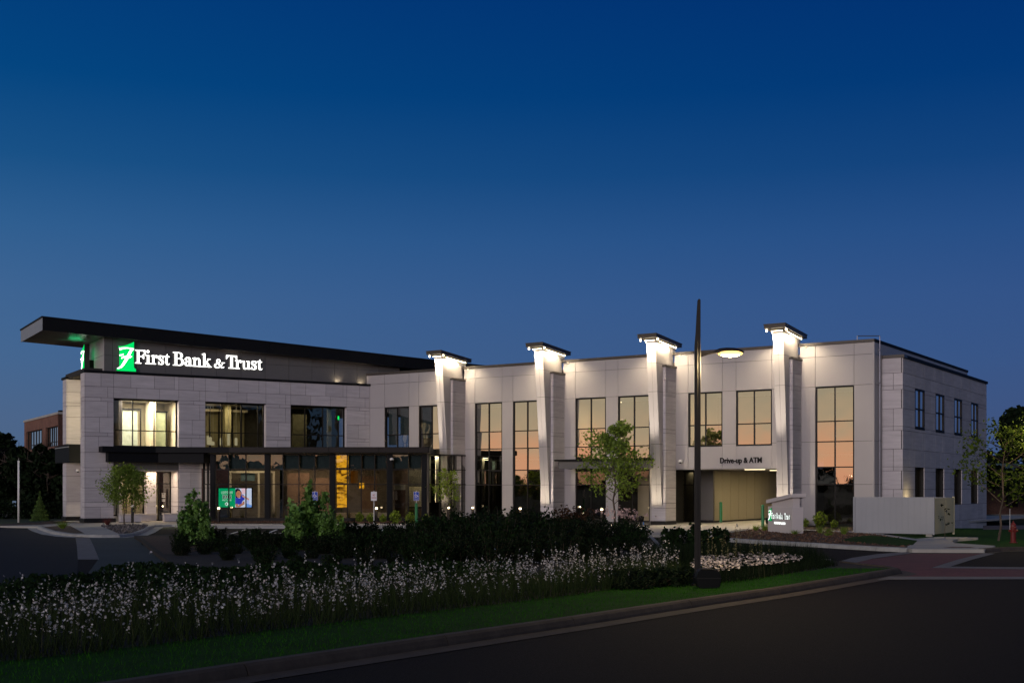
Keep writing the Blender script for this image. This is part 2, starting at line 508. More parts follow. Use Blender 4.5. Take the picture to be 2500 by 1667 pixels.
def strip(name, p0, p1, w, z, m, parent=None, **k):
    d = (Vector(p1) - Vector(p0)).normalized(); nn = Vector((-d.y, d.x)) * w / 2
    a, b = Vector(p0), Vector(p1)
    return sheet(name, [tuple(a - nn), tuple(b - nn), tuple(b + nn), tuple(a + nn)], z, m, parent, **k)


pk = root('parking_marking', (-11, 58, 0), None, None, kind='structure')
for xa, xb in ((648, 676), (560, 600), (745, 765), (850, 862), (930, 936)):
    mbs = MB(); p0, p1 = gp(xa, 1304), gp(xb, 1292.6)
    d = (Vector(p1) - Vector(p0)).normalized(); nn = Vector((-d.y, d.x)) * .06
    a, b = Vector(p0), Vector(p1); mbs.add([(*(a - nn), .014), (*(b - nn), .014), (*(b + nn), .014), (*(a + nn), .014)], [(0, 1, 2, 3)])
    obj('stripe', mbs, M_white, pk, recalc=False)

# plaza in front of the building
plaza = [gp(0, 1287.5), gp(95, 1284), gp(150, 1281), (-28.5, 74), (-30, 90), (40, 90), FE.P(1.3, .3, 0)[:2], FB.P(33.9, .8, 0)[:2], FB.P(31, .9, 0)[:2], gp(1960, 1292), gp(1872, 1296), gp(1815, 1296), gp(1765, 1303), gp(1742, 1311),
         gp(1592, 1311), gp(1560, 1300), gp(1480, 1291), gp(1100, 1284), gp(730, 1284), gp(515, 1284), gp(372, 1285), gp(330, 1308), gp(291, 1311), gp(206, 1311), gp(130, 1302), gp(100, 1289)]
mb = MB(); mb.poly_z(plaza, 0, .10)
obj('plaza', mb, M_conc, kind='structure')
# sealed walk joints on the plaza
jn = root('walk_joint', (0, 66, 0), None, None, kind='structure')
for px_ in (1330, 1480, 1560, 1640, 1720):
    p0 = Vector(gp(px_, 1306)); p1 = Vector(gp(px_ + 25, 1283)); d = (p1 - p0).normalized(); nn = Vector((-d.y, d.x)) * .012
    mbs = MB(); mbs.add([(*(p0 - nn), .104), (*(p1 - nn), .104), (*(p1 + nn), .104), (*(p0 + nn), .104)], [(0, 1, 2, 3)]); obj('joint', mbs, M_seam, jn, recalc=False)


def kerb(name, pts, m, seg=2.8, w=.16, h=.14, gutter=.35, side=1, gm=None):
    """a cast kerb along a line: separate lengths with open joints, and the gutter pan in front of them"""
    rt = root(name, (pts[0][0], pts[0][1], 0), None, None, kind='structure')
    P = [Vector(p) for p in pts]; out_ = [P[0]]; acc = []
    # resample finely
    fine = [P[0]]
    for a, b in zip(P, P[1:]):
        n = max(1, int((b - a).length / .7))
        for i in range(1, n + 1): fine.append(a.lerp(b, i / n))
    nrm = []
    for i in range(len(fine)):
        d = (fine[min(i + 1, len(fine) - 1)] - fine[max(i - 1, 0)]).normalized(); nrm.append(Vector((-d.y, d.x)) * side)
    prof = [(-.05, 0), (-.035, h * .35), (.0, h * .8), (.04, h), (w, h), (w, 0)]
    k = 0
    per = max(1, int(seg / .7))
    while k < len(fine) - 1:
        e = min(k + per, len(fine) - 1); mb = MB(); vs = []
        for i in range(k, e + 1):
            c = fine[i].copy()
            if i == e and e < len(fine) - 1: c = c.lerp(fine[i - 1], .02)
            for o_, z in prof: vs.append((c.x + nrm[i].x * o_, c.y + nrm[i].y * o_, z))
        m_ = len(prof); fs = []
        for j in range(e - k):
            for i in range(m_ - 1): fs.append((j * m_ + i, (j + 1) * m_ + i, (j + 1) * m_ + i + 1, j * m_ + i + 1))
        fs.append(tuple(range(m_))); fs.append(tuple(range((e - k) * m_, (e - k + 1) * m_)))
        mb.add(vs, fs); obj('kerb_length', mb, m, rt)
        k = e
    if gutter:
        vs = []; fs = []
        for i, c in enumerate(fine):
            vs += [(c.x - nrm[i].x * .03, c.y - nrm[i].y * .03, .013), (c.x - nrm[i].x * gutter, c.y - nrm[i].y * gutter, .013)]
        for j in range(len(fine) - 1): fs.append((2 * j, 2 * j + 1, 2 * j + 3, 2 * j + 2))
        mb = MB().add(vs, fs); obj('gutter', mb, gm or m, rt)
    return rt


# big planted bed, raised inside its kerb
KF = [(-22, -4.5), (-12, 4.3), (-7.0, 9.4), (-4.19, 12.35), (-3.05, 13.8), (-1.36, 15.9), (.96, 18.75), (2.16, 20.3), (3.75, 22.3), (5.4, 24.3), (7.1, 26.6), (8.5, 28.5), (9.75, 30.2), (9.8, 31.1), (9.45, 32.0), (9.2, 33.2)]
BACK = [(9.1, 34.2), (6.1, 36.4), (5.2, 41), (6.0, 51.5), (3, 53.5), (-6, 54.5), (-12, 54), (-16.2, 51.5), (-14.6, 47.3), (-10.9, 37.0), (-8.3, 30.2), (-10.2, 29.4), (-10.1, 25.5), (-13, 20.5), (-20, 13), (-34, 3), (-34, -3.5)]
kerb('street_kerb', KF, M_kerb_old, seg=3.2, w=.17, h=.15, gutter=.42)
kerb('bed_kerb', BACK[:7], M_kerb, gutter=0)
inner = [(x * 1.0, y) for x, y in KF] + BACK
mb = MB()
mb.poly_z([(x - .06, y + .06) for x, y in KF] + BACK, .0, .118); obj('planting_bed', mb, M_soil, kind='structure')
BF = [(-17, 2.6), (-11.5, 8.4), (-7.6, 12.5), (-5.3, 14.8), (-3.74, 16.87), (-1.66, 19.45), (.2, 21.6), (1.16, 22.9), (2.3, 24.6), (3.6, 25.2), (5.6, 27.2), (8.0, 30.4)]
LAWN = [(x - .15, y + .1) for x, y in KF[1:13]] + BF[::-1]
sheet('lawn', LAWN, .135, M_grass, kind='structure')

# mulch bed and kerbs at the left
bedm = [gp(345, 1317), gp(375, 1316), gp(520, 1318), gp(520, 1345), gp(440, 1362), gp(400, 1362)]
sheet('mulch_ground', bedm, .127, M_mulch, kind='structure')
kerb('left_island_kerb', [gp(96, 1286), gp(92, 1290), gp(104, 1296), gp(130, 1304), gp(165, 1309), gp(206, 1311.5), gp(250, 1312), gp(291, 1311.5), gp(330, 1308), gp(352, 1300), gp(366, 1292), gp(378, 1286.5), gp(420, 1285.5)], M_kerb, w=.22, h=.13, gutter=.5, side=1)
kerb('bay_kerb', [gp(420, 1285.5), gp(515, 1290), gp(730, 1290), gp(1100, 1290), gp(1400, 1296), gp(1560, 1308)], M_kerb, w=.2, h=.14, gutter=.3, side=1)
sheet('left_bed', [gp(106, 1291), gp(150, 1287), gp(172, 1288), gp(206, 1307), gp(180, 1307), gp(135, 1300)], .107, M_mulch, kind='structure')
GRAV = [gp(246, 1288), gp(300, 1285.5), gp(362, 1286.5), gp(350, 1297), gp(325, 1306), gp(291, 1308)]
sheet('gravel_bed', GRAV, .107, M_gravel_bed, kind='structure')
sheet('entry_mulch_bed', [gp(0, 1283), gp(100, 1279), gp(160, 1274), gp(165, 1281), gp(95, 1285), gp(0, 1287)], .108, M_mulch, kind='structure')
sheet('left_mulch_strip', [FA.P(-1, -5, 0)[:2], FA.P(0, .0, 0)[:2], FA.P(3.8, .0, 0)[:2], FA.P(3.8, 1.3, 0)[:2], FA.P(-.3, 1.1, 0)[:2], FA.P(-1.5, -3, 0)[:2]], .108, M_mulch, kind='structure')
sheet('mulch_strip', [(-18.9, 73.4), (-18.6, 72.6), (-19.0, 69.2), (-4.0, 69.2), (2, 70.4), (2.2, 74.0), (-5, 74.0), (-5, 73.2)], .108, M_mulch, kind='structure')
sheet('mulch_by_tall_window', [FB.P(15.4, .05, 0)[:2], FB.P(15.6, 1.9, 0)[:2], FB.P(22.7, 3.3, 0)[:2], FB.P(22.7, 1.4, 0)[:2]], .106, M_gravel_bed, kind='structure')

# right: sign island, walks, lawn, crosswalk
ISL = [gp(1744, 1318), gp(1752, 1310), gp(1770, 1305), gp(1815, 1299.5), gp(1872, 1296), gp(1963, 1300.5), gp(2030, 1303), gp(2090, 1306.5), gp(2150, 1312.5), gp(2190, 1319), gp(2240, 1327), gp(2214, 1343.5), gp(2065, 1335), gp(1950, 1329), gp(1860, 1324)]
mb = MB(); mb.poly_z(ISL, 0, .12); obj('sign_island', mb, M_mulch, kind='structure')
kerb('island_kerb', [gp(1815, 1300.5), gp(1780, 1304), gp(1757, 1309), gp(1744, 1315), gp(1752, 1320.5), gp(1800, 1324), gp(1860, 1328), gp(1950, 1333), gp(2065, 1340), gp(2140, 1344.5), gp(2214, 1348)], M_kerb, seg=2.6, w=.28, h=.15, gutter=.0, side=1)
LR1 = [gp(2052, 1327), gp(2080, 1318), gp(2122, 1313.5), gp(2186, 1319), gp(2240, 1327), gp(2229, 1338), gp(2190, 1340), gp(2110, 1333)]
sheet('island_lawn', LR1, .128, M_grass, kind='structure')
WK = [gp(1958, 1297.5), gp(2089, 1303), gp(2150, 1309), gp(2235, 1322), gp(2290, 1317), gp(2388, 1318.5), gp(2340, 1322), gp(2322, 1328), gp(2330, 1333), gp(2430, 1340), gp(2423, 1345), gp(2403, 1349.5), gp(2227, 1349), gp(2214, 1347), gp(2216, 1341), gp(2240, 1327), gp(2190, 1319), gp(2150, 1312.5), gp(2090, 1306.5), gp(1963, 1300.5)]
mb = MB(); mb.poly_z(WK, 0, .125); obj('sidewalk', mb, M_conc, kind='structure')
sheet('sign_mulch_bed', [FB.P(30.3, .1, 0)[:2], FB.P(31, 2.2, 0)[:2], gp(1958, 1297), gp(2089, 1302.5), gp(2150, 1309), gp(2180, 1306), FE.P(1.3, .2, 0)[:2], FB.P(33.8, .02, 0)[:2]], .109, M_mulch, kind='structure')
LR2 = [gp(2240, 1321), gp(2180, 1306), FE.P(1.0, 1.3, 0)[:2], (22, 63.5), (30, 64), (30, 44), (22.4, 42.3), gp(2430, 1339), gp(2330, 1332), gp(2324, 1328), gp(2342, 1322.5), gp(2390, 1319), gp(2290, 1316.5)]
sheet('right_lawn', LR2, .03, M_grass, kind='structure')
sheet('curb_ramp_plate', [gp(2302, 1345.2), gp(2325, 1343), gp(2370, 1343.5), gp(2382, 1345.8)], .131, mat('cast_iron_plate', (.09, .03, .02), .7, var=.3, scale=(30, 30, 30)), kind='structure')
kerb('right_street_kerb', [gp(2403, 1349), gp(2440, 1346), gp(2500, 1345), gp(2600, 1346)], M_kerb_old, w=.2, gutter=.3, side=1)
sheet('crosswalk_paving', [gp(2059, 1381), gp(2120, 1366), gp(2227, 1351), gp(2404, 1351), gp(2340, 1366), gp(2273, 1385.5), gp(2500, 1389.7), gp(2700, 1392), gp(2700, 1410), gp(2500, 1409), gp(2197, 1408.5), gp(2150, 1392)], .010, M_paver, kind='structure', uv=lambda c: (c[0], c[1]))
for i, pp in enumerate(([gp(2032, 1376), gp(2080, 1362), gp(2140, 1353), gp(2214, 1347.5), gp(2227, 1350.5), gp(2130, 1364), gp(2059, 1381.5)],
                        [gp(2273, 1386.8), gp(2340, 1366), gp(2404, 1350.5), gp(2430, 1351.5), gp(2375, 1366), gp(2320, 1383.5), gp(2500, 1385), gp(2700, 1386), gp(2700, 1391.5), gp(2500, 1390)],
                        [gp(2170, 1408), gp(2500, 1408.5), gp(2700, 1408.8), gp(2700, 1415), gp(2500, 1414.5), gp(2140, 1415.5)])):
    sheet('crosswalk_border', pp, .015, M_conc_dk, kind='structure')
sheet('far_street_right', [gp(2400, 1284), gp(2700, 1281), gp(2700, 1291), gp(2400, 1294)], .034, M_crete_path, kind='structure')
# left far paths
sheet('far_path', [gp(-80, 1237), gp(40, 1238), gp(100, 1246), gp(160, 1252), gp(160, 1266), gp(60, 1262), gp(-80, 1262)], .004, M_crete_path, kind='structure')
sheet('far_road', [gp(-80, 1224), gp(25, 1224), gp(25, 1230), gp(-80, 1231)], .008, M_crete_path, kind='structure')

# ------------------------------------------------------------------ the bank building
B = root('bank_building', (0, 72, 0), 'two storey bank of pale stone and silver panels with lit fins', 'building')
G_ = .009   # half joint
PANEC = [0]


def clad(fr, cells, q0, q1, m, name, parent=B):
    for s0, s1, z0, z1 in cells:
        if s1 - s0 < .05 or z1 - z0 < .05: continue
        box(name, fr, s0 + G_, s1 - G_, q0, q1, z0 + G_, z1 - G_, m, parent)


def window(fr, s0, s1, z0, z1, ms, mz, m_glass, q=-.10, fw=.07, depth=.12, parent=B, name='window', ft=None, trans_top=None):
    """frame bars (part) with each pane as a sub-part"""
    mb = MB()
    mb.box(fr, s0, s1, q - depth / 2, q + depth / 2, z1 - fw, z1); mb.box(fr, s0, s1, q - depth / 2, q + depth / 2, z0, z0 + fw)
    mb.box(fr, s0, s0 + fw, q - depth / 2, q + depth / 2, z0 + fw, z1 - fw); mb.box(fr, s1 - fw, s1, q - depth / 2, q + depth / 2, z0 + fw, z1 - fw)
    w2 = fw * .42
    for x in ms: mb.box(fr, x - w2, x + w2, q - depth / 2 + .01, q + depth / 2 - .01, z0 + fw, z1 - fw)
    for z in mz: mb.box(fr, s0 + fw, s1 - fw, q - depth / 2 + .015, q + depth / 2 - .015, z - w2, z + w2)
    o = obj(name, mb, M_frame, parent)
    xs_ = [s0 + fw] + sorted(ms) + [s1 - fw]; zs_ = [z0 + fw] + sorted(mz) + [z1 - fw]
    for i in range(len(xs_) - 1):
        for j in range(len(zs_) - 1):
            g = m_glass(i, j) if callable(m_glass) else m_glass
            a0 = xs_[i] + (w2 if i else 0); a1 = xs_[i + 1] - (w2 if i < len(xs_) - 2 else 0)
            c0 = zs_[j] + (w2 if j else 0); c1 = zs_[j + 1] - (w2 if j < len(zs_) - 2 else 0)
            # every sheet of glass is tilted by its own few hundredths of a degree, as real glazing is
            t1 = R.uniform(-.007, .007); t2 = R.uniform(-.008, .008)
            mb = MB(); mb.hexa([fr.P(a0, q - .012 + t1, c0), fr.P(a1, q - .012 - t1, c0), fr.P(a1, q + t2, c0), fr.P(a0, q + t2, c0),
                                fr.P(a0, q - .012 + t1, c1), fr.P(a1, q - .012 - t1, c1), fr.P(a1, q + t2, c1), fr.P(a0, q + t2, c1)])
            # single face sheet keeps the glass light to trace
            mb = MB().add([fr.P(a0, q + t1, c0), fr.P(a1, q - t1, c0), fr.P(a1, q - t1 + t2, c1), fr.P(a0, q + t1 + t2, c1)], [(0, 1, 2, 3)])
            obj('pane', mb, g, o, recalc=False)
    return o


# ---- left wing: stone facade
ZR = [.35, 1.03, 1.30, 2.16, 3.14, 3.36, 4.27, 5.22, 5.44, 6.35, 7.30, 7.52, 8.17, 8.97]
cols = [0, 1.63, 5.54, 7.20, 11.14, 12.81, 16.75, 18.42]
cells = []
for r in range(len(ZR) - 1):
    z0, z1 = ZR[r], ZR[r + 1]
    for c in range(7):
        x0, x1 = cols[c], cols[c + 1]; w = x1 - x0
        if c % 2 == 0:
            if z1 < 4.3 and c >= 4: continue
            if z1 < 4.2 and c == 2: x1 = 6.97; w = x1 - x0
            f = {11: .55, 12: .55, 10: .79, 9: .53, 8: .53 if r == 8 else .79}.get(r, (.78, .5, .5, .78, .5, .8)[r % 6])
            f = {12: .55, 11: .79, 10: .55, 9: .79, 8: .50, 7: .79, 6: .47, 5: .78, 4: .53, 3: .52, 2: .8, 1: .78, 0: .54}.get(r, .5)
            cells += [(x0, x0 + w * f, z0, z1), (x0 + w * f, x1, z0, z1)]
        elif r >= 11:
            cuts = {12: (.26, .62, .93), 11: (.35, .70)}[r]
            if c == 3: cuts = {12: (.22, .54, .88), 11: (.35, .68)}[r]
            xs_ = [x0] + [x0 + w * q for q in cuts] + [x1]
            cells += [(p, q, z0, z1) for p, q in zip(xs_, xs_[1:])]
clad(FA, cells, .0, .05, M_stone, 'stone_panel')
# left return of the corner pier (towards the street at the left)
FL = Fr(FA.P(0, 0.05, 0)[:2], (-nA[0], -nA[1]), (-a_[0], -a_[1]))
cells = []
for r in range(len(ZR) - 1): cells += [(.01, 1.05, ZR[r], ZR[r + 1])]
clad(FL, cells, .0, .05, M_stone, 'stone_panel')
mb = MB(); mb.box(FA, 0.03, 1.60, -.95, -.01, .02, 8.96); obj('wall_core', mb, M_seam, B)
for s0, s1, z0 in ((5.57, 7.17, 4.3), (5.57, 6.94, .1), (11.17, 12.78, 4.3), (16.78, 18.40, 4.3)):
    mb = MB(); mb.box(FA, s0, s1, -.5, -.01, z0, 7.55); obj('wall_core', mb, M_seam, B)
mb = MB(); mb.box(FA, 1.60, 18.4, -.5, -.01, 7.55, 8.96); obj('wall_core', mb, M_seam, B)
# stone window reveals on the left jambs (seen because the wall faces right)
for s in (5.54, 11.14, 16.75):
    box('reveal', FA, s, s + .03, -.42, -.012, 4.62, 7.5, M_stone, B)
for s in (1.6, 7.17, 12.78):
    box('reveal', FA, s, s + .03, -.42, -.012, 4.62, 7.5, M_stone, B)
for s0, s1 in ((1.63, 5.54), (7.2, 11.14), (12.81, 16.75)):
    box('reveal', FA, s0 + .002, s1 - .002, -.42, .03, 7.49, 7.52, M_frame, B)
box('stone_base', FA, -.10, 1.75, -1.05, .12, .05, .35, M_blackbase, B, bevel=.01)
box('parapet_cap', FA, -.08, 18.6, -.9, .10, 8.975, 9.115, M_panel_black, B)
# upper windows of the left wing
window(FA, 1.64, 5.53, 4.64, 7.49, [2.85, 4.14], [5.62], G_clear, q=-.36)
window(FA, 7.21, 11.13, 4.64, 7.49, [8.38, 9.64, 10.75], [5.62], G_clear, q=-.36)
window(FA, 12.82, 16.74, 4.64, 7.49, [13.94, 15.2], [5.62], G_dark, q=-.36)

# left fin wall behind the corner pier, and the black balcony box
FF = Fr(FA.P(0.05, -5.2, 0)[:2], a_, nA)
cells = [(0, 2.6, z0, z1) for z0, z1 in ((.35, 1.3), (1.3, 2.9), (2.9, 4.1), (4.9, 5.25), (5.25, 6.6), (6.6, 7.3), (7.3, 7.52), (7.52, 8.17), (8.17, 8.97))]
clad(FF, cells, -.05, 0, M_stone, 'stone_panel')
FFL = Fr(FF.P(0, 0, 0)[:2], (-nA[0], -nA[1]), (-a_[0], -a_[1]))
clad(FFL, [(0, 1.04, a, b) for _, _, a, b in cells], 0, .05, M_stone, 'stone_panel')
box('wall_core', FF, .01, 3.0, -1.0, -.06, .02, 8.96, M_seam, B)
box('stone_base', FF, -.12, 3.0, -1.1, .10, .05, .35, M_blackbase, B, bevel=.01)
box('parapet_cap', FF, -.12, 3.2, -1.15, .10, 8.975, 9.115, M_panel_black, B)
FK = Fr(FA.P(-.2, -3.4, 0)[:2], a_, nA)
box('balcony_box', FK, 0, 2.8, -4.2, 0, 3.73, 4.81, M_panel_black, B, bevel=.01)
box('balcony_trim', FK, -.03, -.002, -4.1, -.02, 4.66, 4.70, M_steel, B)
FCe = FA
box('side_wall', FA, 2.2, 2.4, -5.15, -1.0, .1, 8.6, M_stone, B)
spot('wall_lamp_light', FA.P(.75, -1.35, 6.7), (nA[0] * -1, nA[1] * -1, -.20), 420, 150, (1, .84, .46), B)
spot('recess_light', FA.P(.9, -1.5, 3.4), (nA[0] * -1, nA[1] * -1, -.55), 90, 140, (1, .80, .52), B)

# clerestory (upper storey wall that carries the sign) under the sloping roof
SL = (11.24 - 10.29) / (21.24 + 2.48)
zb = lambda s: 11.24 - SL * (s + 2.48)
zt = lambda s: zb(s) + .80 - .002 * s
q_c = -.24
cs = [1.14, 1.63, 3.22, 4.83, 6.4, 8.0, 9.6, 11.19, 12.8, 14.4, 15.99, 17.61, 19.21, 20.81]
for x0, x1 in zip(cs, cs[1:]):
    lo, hi = x0 + G_, x1 - G_
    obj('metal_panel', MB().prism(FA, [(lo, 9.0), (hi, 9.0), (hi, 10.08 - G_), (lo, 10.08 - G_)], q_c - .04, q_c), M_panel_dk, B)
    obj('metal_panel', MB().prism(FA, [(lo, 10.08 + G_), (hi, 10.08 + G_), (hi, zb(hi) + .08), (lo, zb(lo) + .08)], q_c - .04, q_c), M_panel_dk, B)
FCL = Fr(FA.P(1.14, q_c, 0)[:2], (-nA[0], -nA[1]), (-a_[0], -a_[1]))
for x0, x1 in ((.0, 1.6), (1.6, 3.5), (3.5, 5.54)):
    for z0, z1 in ((9.0, 10.08), (10.08, zb(1.14) + .05)):
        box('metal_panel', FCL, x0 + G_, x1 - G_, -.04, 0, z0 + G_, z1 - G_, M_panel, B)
box('wall_core', FA, 1.20, 20.8, -5.7, q_c - .05, 8.9, 9.95, M_seam, B)
obj('wall_core', MB().prism(FA, [(1.2, 9.96), (20.8, 9.96), (20.8, zb(20.8) + .2), (1.2, zb(1.2) + .2)], -5.7, q_c - .05), M_seam, B)
# roof slab
RB, RF = -6.37, .5
mb = MB(); mb.prism(FA, [(-2.42, zb(-2.48) + .06), (28.0, zb(28) + .06), (28.0, zt(28) - .10), (-2.42, zt(-2.48) - .10)], RB, RF - .03)
rf = obj('roof_slab', mb, M_panel_dk, B)
xs_ = [-2.48, 1.6, 6.4, 11.2, 16, 20.8, 25.6, 28]
for x0, x1 in zip(xs_, xs_[1:]):
    mb = MB(); mb.prism(FA, [(x0 + .006, zb(x0)), (x1 - .006, zb(x1)), (x1 - .006, zt(x1) - .09), (x0 + .006, zt(x0) - .09)], RF - .028, RF); obj('fascia_panel', mb, M_panel_black, rf)
mb = MB(); mb.prism(FA, [(-2.53, zt(-2.48) - .085), (28, zt(28) - .085), (28, zt(28)), (-2.53, zt(-2.48))], RB - .03, RF + .035); obj('roof_edge', mb, M_panel_black, rf)
FRL = Fr(FA.P(-2.45, RF - .03, 0)[:2], (-nA[0], -nA[1]), (-a_[0], -a_[1]))
for k in range(3):
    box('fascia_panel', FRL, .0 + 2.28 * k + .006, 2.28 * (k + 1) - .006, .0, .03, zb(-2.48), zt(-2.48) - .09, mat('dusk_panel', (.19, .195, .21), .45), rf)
# soffit boards between wall and fascia
for k in range(5):
    q0 = RB + k * (RF - RB) / 5
    mb = MB(); mb.prism(FA, [(-2.44, zb(-2.48) + .03), (20, zb(20) + .03), (20, zb(20) + .055), (-2.44, zb(-2.48) + .055)], q0 + .01, q0 + (RF - RB) / 5 - .01); obj('soffit_board', mb, mat('soffit_metal', (.11, .10, .10), .35, spec=.5), rf)
area('soffit_light', FA.P(9, .28, 10.40), (0, 0, 1), 2.0, .02, .02, WARM, B)
# uplights that graze the clerestory at its right end
spot('parapet_light', FA.P(16.2, .0, 9.2), (-nA[0] * .6, -nA[1] * .6, .6), 9, 150, WARM, B)
spot('parapet_light', FA.P(17.9, .0, 9.2), (-nA[0] * .6, -nA[1] * .6, .6), 9, 150, WARM, B)

# ---- entrance canopy: straight along the stone wall, then along the glazed front
k0 = FA.P(.77, .95, 0)[:2]; bend = (FA.P(3.88, .95, 0)[0], 72.2)
can = [FA.P(.77, .95, 0)[:2], bend, (-4.98, 72.2), FB.P(5.6, .02, 0)[:2], FA.P(18.3, .06, 0)[:2], FA.P(.77, .06, 0)[:2]]
mb = MB(); mb.poly_z(can, 4.27, 4.61)
cp = obj('canopy', mb, M_panel_black, B)
low = [FA.P(1.16, .72, 0)[:2], (FA.P(4.1, .72, 0)[0], 72.5), (-18.6, 72.5), (-18.6, 74.4), FA.P(7.5, .06, 0)[:2], FA.P(1.16, .06, 0)[:2]]
mb = MB(); mb.poly_z(low, 3.69, 4.262); obj('lower_beam', mb, M_panel_black, cp)
for x in (-17, -14, -11, -8):
    box('fascia_panel', FG, x + .01, x + 2.98, .802, .83, 4.29, 4.59, M_bronze_dk, cp)
box('fascia_panel', FG, -5.0 - .0, -4.97, -2.2, .80, 4.29, 4.59, M_bronze_dk, cp)

# ---- entrance recess at the left wing
for x0, x1 in ((1.63, 2.93), (2.93, 4.23), (4.23, 5.54)):
    box('metal_panel', FA, x0 + G_, x1 - G_, -.12, -.08, 3.25, 3.75, M_panel_dk, B)
box('recess_soffit', FA, 1.63, 5.54, -2.9, -.05, 3.17, 3.24, M_conc, B)
box('recess_floor', FA, 1.2, 6.0, -3, 1.2, .105, .112, M_conc, B)
# stone column between window and door
for z0, z1 in ((.12, 1.03), (1.03, 1.3), (1.3, 2.2), (2.2, 3.16)):
    box('stone_panel', FA, 3.84, 4.42, -1.6, -.9, z0 + G_, z1 - G_, M_stone, B)
    box('stone_panel', FA, 5.50, 5.53, -1.9, -.02, z0 + G_, z1 - G_, M_stone, B)
window(FA, 1.66, 3.83, .45, 3.16, [2.2, 2.75, 3.1], [], G_dark, q=-1.5)
window(FA, 4.44, 5.49, .12, 3.16, [4.72], [2.42], G_dark, q=-1.5, name='door', fw=.06)
box('vestibule_wall', FA, 1.6, 5.55, -4.4, -4.3, .1, 3.2, M_cream, B)
box('vestibule_wall', FA, 3.3, 3.4, -4.3, -1.7, .1, 3.2, M_cream, B)
box('vestibule_wall', FA, 1.6, 2.3, -2.6, -2.5, .1, 3.2, M_intdark, B)
area('entry_light', FA.P(3.6, -.55, 3.15), (0, 0, -1), 125, 3.2, .4, (1, .76, .48), B, xdir=(a_[0], a_[1], 0))
area('vestibule_light', FA.P(3.2, -3.2, 3.1), (0, 0, -1), 130, 1.5, 1.0, (1, .80, .52), B)
lettering('door_notice', 'WELCOME', FA, 4.90, 5.14, -1.42, 1.75, 1.84, M_signwhite, B, depth=.001)
for z in (1.65, 1.55, 1.4, 1.32): box('door_notice', FA, 4.92, 5.12, -1.425, -1.42, z, z + .05, M_signwhite, B)
# push bars of the entrance door
for s in (4.80, 5.25): box('door_pull', FA, s, s + .05, -1.40, -1.36, .9, 2.1, M_black, B)

# ---- right wing: metal panels
ZB = [(.16, 2.34), (2.34, 4.59), (4.59, 7.5), (7.5, 9.07), (9.07, 9.68)]
T = 7.37
wins = []
for k in range(5):
    for off in (1.31, 4.19):
        s = off + T * k
        if s < 31: wins.append((s, s + 2.07))
cells = []
edges = [-.24]
for s0, s1 in wins: edges += [s0, s1]
edges.append(33.87)
for i, (x0, x1) in enumerate(zip(edges, edges[1:])):
    iswin = i % 2 == 1
    mid = (x0 + x1) / 2
    sub = [(x0, x1)]
    if not iswin and x1 - x0 > 2.0: # bay joint at a fin
        p = 7.03 + T * round((mid - 7.5) / T)
        sub = [(x0, p + .1), (p + .8, x1)]
    for (z0, z1) in ZB:
        for u0, u1 in sub:
            drive = 22.7 < (u0 + u1) / 2 < 29.0
            if iswin and z1 <= 7.5:
                if drive and z0 == 2.34: cells.append((u0, u1, 3.25, 4.46))
                continue
            if drive and z0 == .16: continue
            if drive and z0 == 2.34: z0_ = 3.25
            else: z0_ = z0
            if u1 <= 0.01 and z1 < 9.0: continue
            cells.append((u0, u1, z0_, z1))
clad(FB, cells, -.04, 0, M_panel, 'metal_panel')
for s0, s1, z0, z1 in cells:
    box('wall_core', FB, s0, s1, -.3, -.045, z0 - .0, z1, M_seam, B)
box('parapet_cap', FB, -.26, 33.92, -.35, .05, 9.69, 9.835, M_bronze, B)
FW = lambda i, j: (G_dark if j == 0 else G_coat)
for i, (s0, s1) in enumerate(wins):
    m = (s0 + s1) / 2
    if i in (0, 1): window(FB, s0, s1, 4.6, 7.49, [m], [5.66], G_dark if i == 0 else (lambda a, b: G_dark if a == 0 else G_coat), name='window')
    elif i in (2, 3, 8): window(FB, s0, s1, .2, 7.49, [m], [2.34, 3.25, 4.59, 5.66], FW)
    elif i in (4, 5):
        window(FB, s0, s1, 3.83, 7.49, [m], [4.59, 5.66], G_coat)
        if i == 4: window(FB, s0, s1, .2, 3.2, [m], [2.34], G_dark)
        else:
            window(FB, s0, s1, .2, 3.2, [m - .1], [2.34], G_clear, name='door')
    else: window(FB, s0, s1, 4.47, 7.49, [m], [5.66], G_coat)
box('stone_base', FB, 30.1, 33.9, -.3, .04, .0, .15, M_blackbase, B)
# right entrance canopy
FB2 = Fr(FB.P(0, 0, 0)[:2], b_, nB)
mb = MB(); mb.box(FB, 15.75, 22.1, .0, 1.95, 3.70, 3.81); c2 = obj('canopy', mb, M_black, B)
for x0, x1 in ((15.95, 17.9), (17.9, 19.95), (19.95, 22.05)):
    box('fascia_panel', FB, x0 + .01, x1 - .01, 1.7, 1.76, 3.28, 3.69, M_panel_dk, c2)
box('canopy_soffit', FB, 15.95, 22.05, 0.02, 1.69, 3.30, 3.34, M_panel_dk, c2)
box('canopy_end', FB, 15.93, 15.955, .02, 1.76, 3.28, 3.69, M_black, c2)
area('canopy_light', FB.P(20.6, .9, 3.28), (0, 0, -1), 18.0, .3, .3, WARM, B)

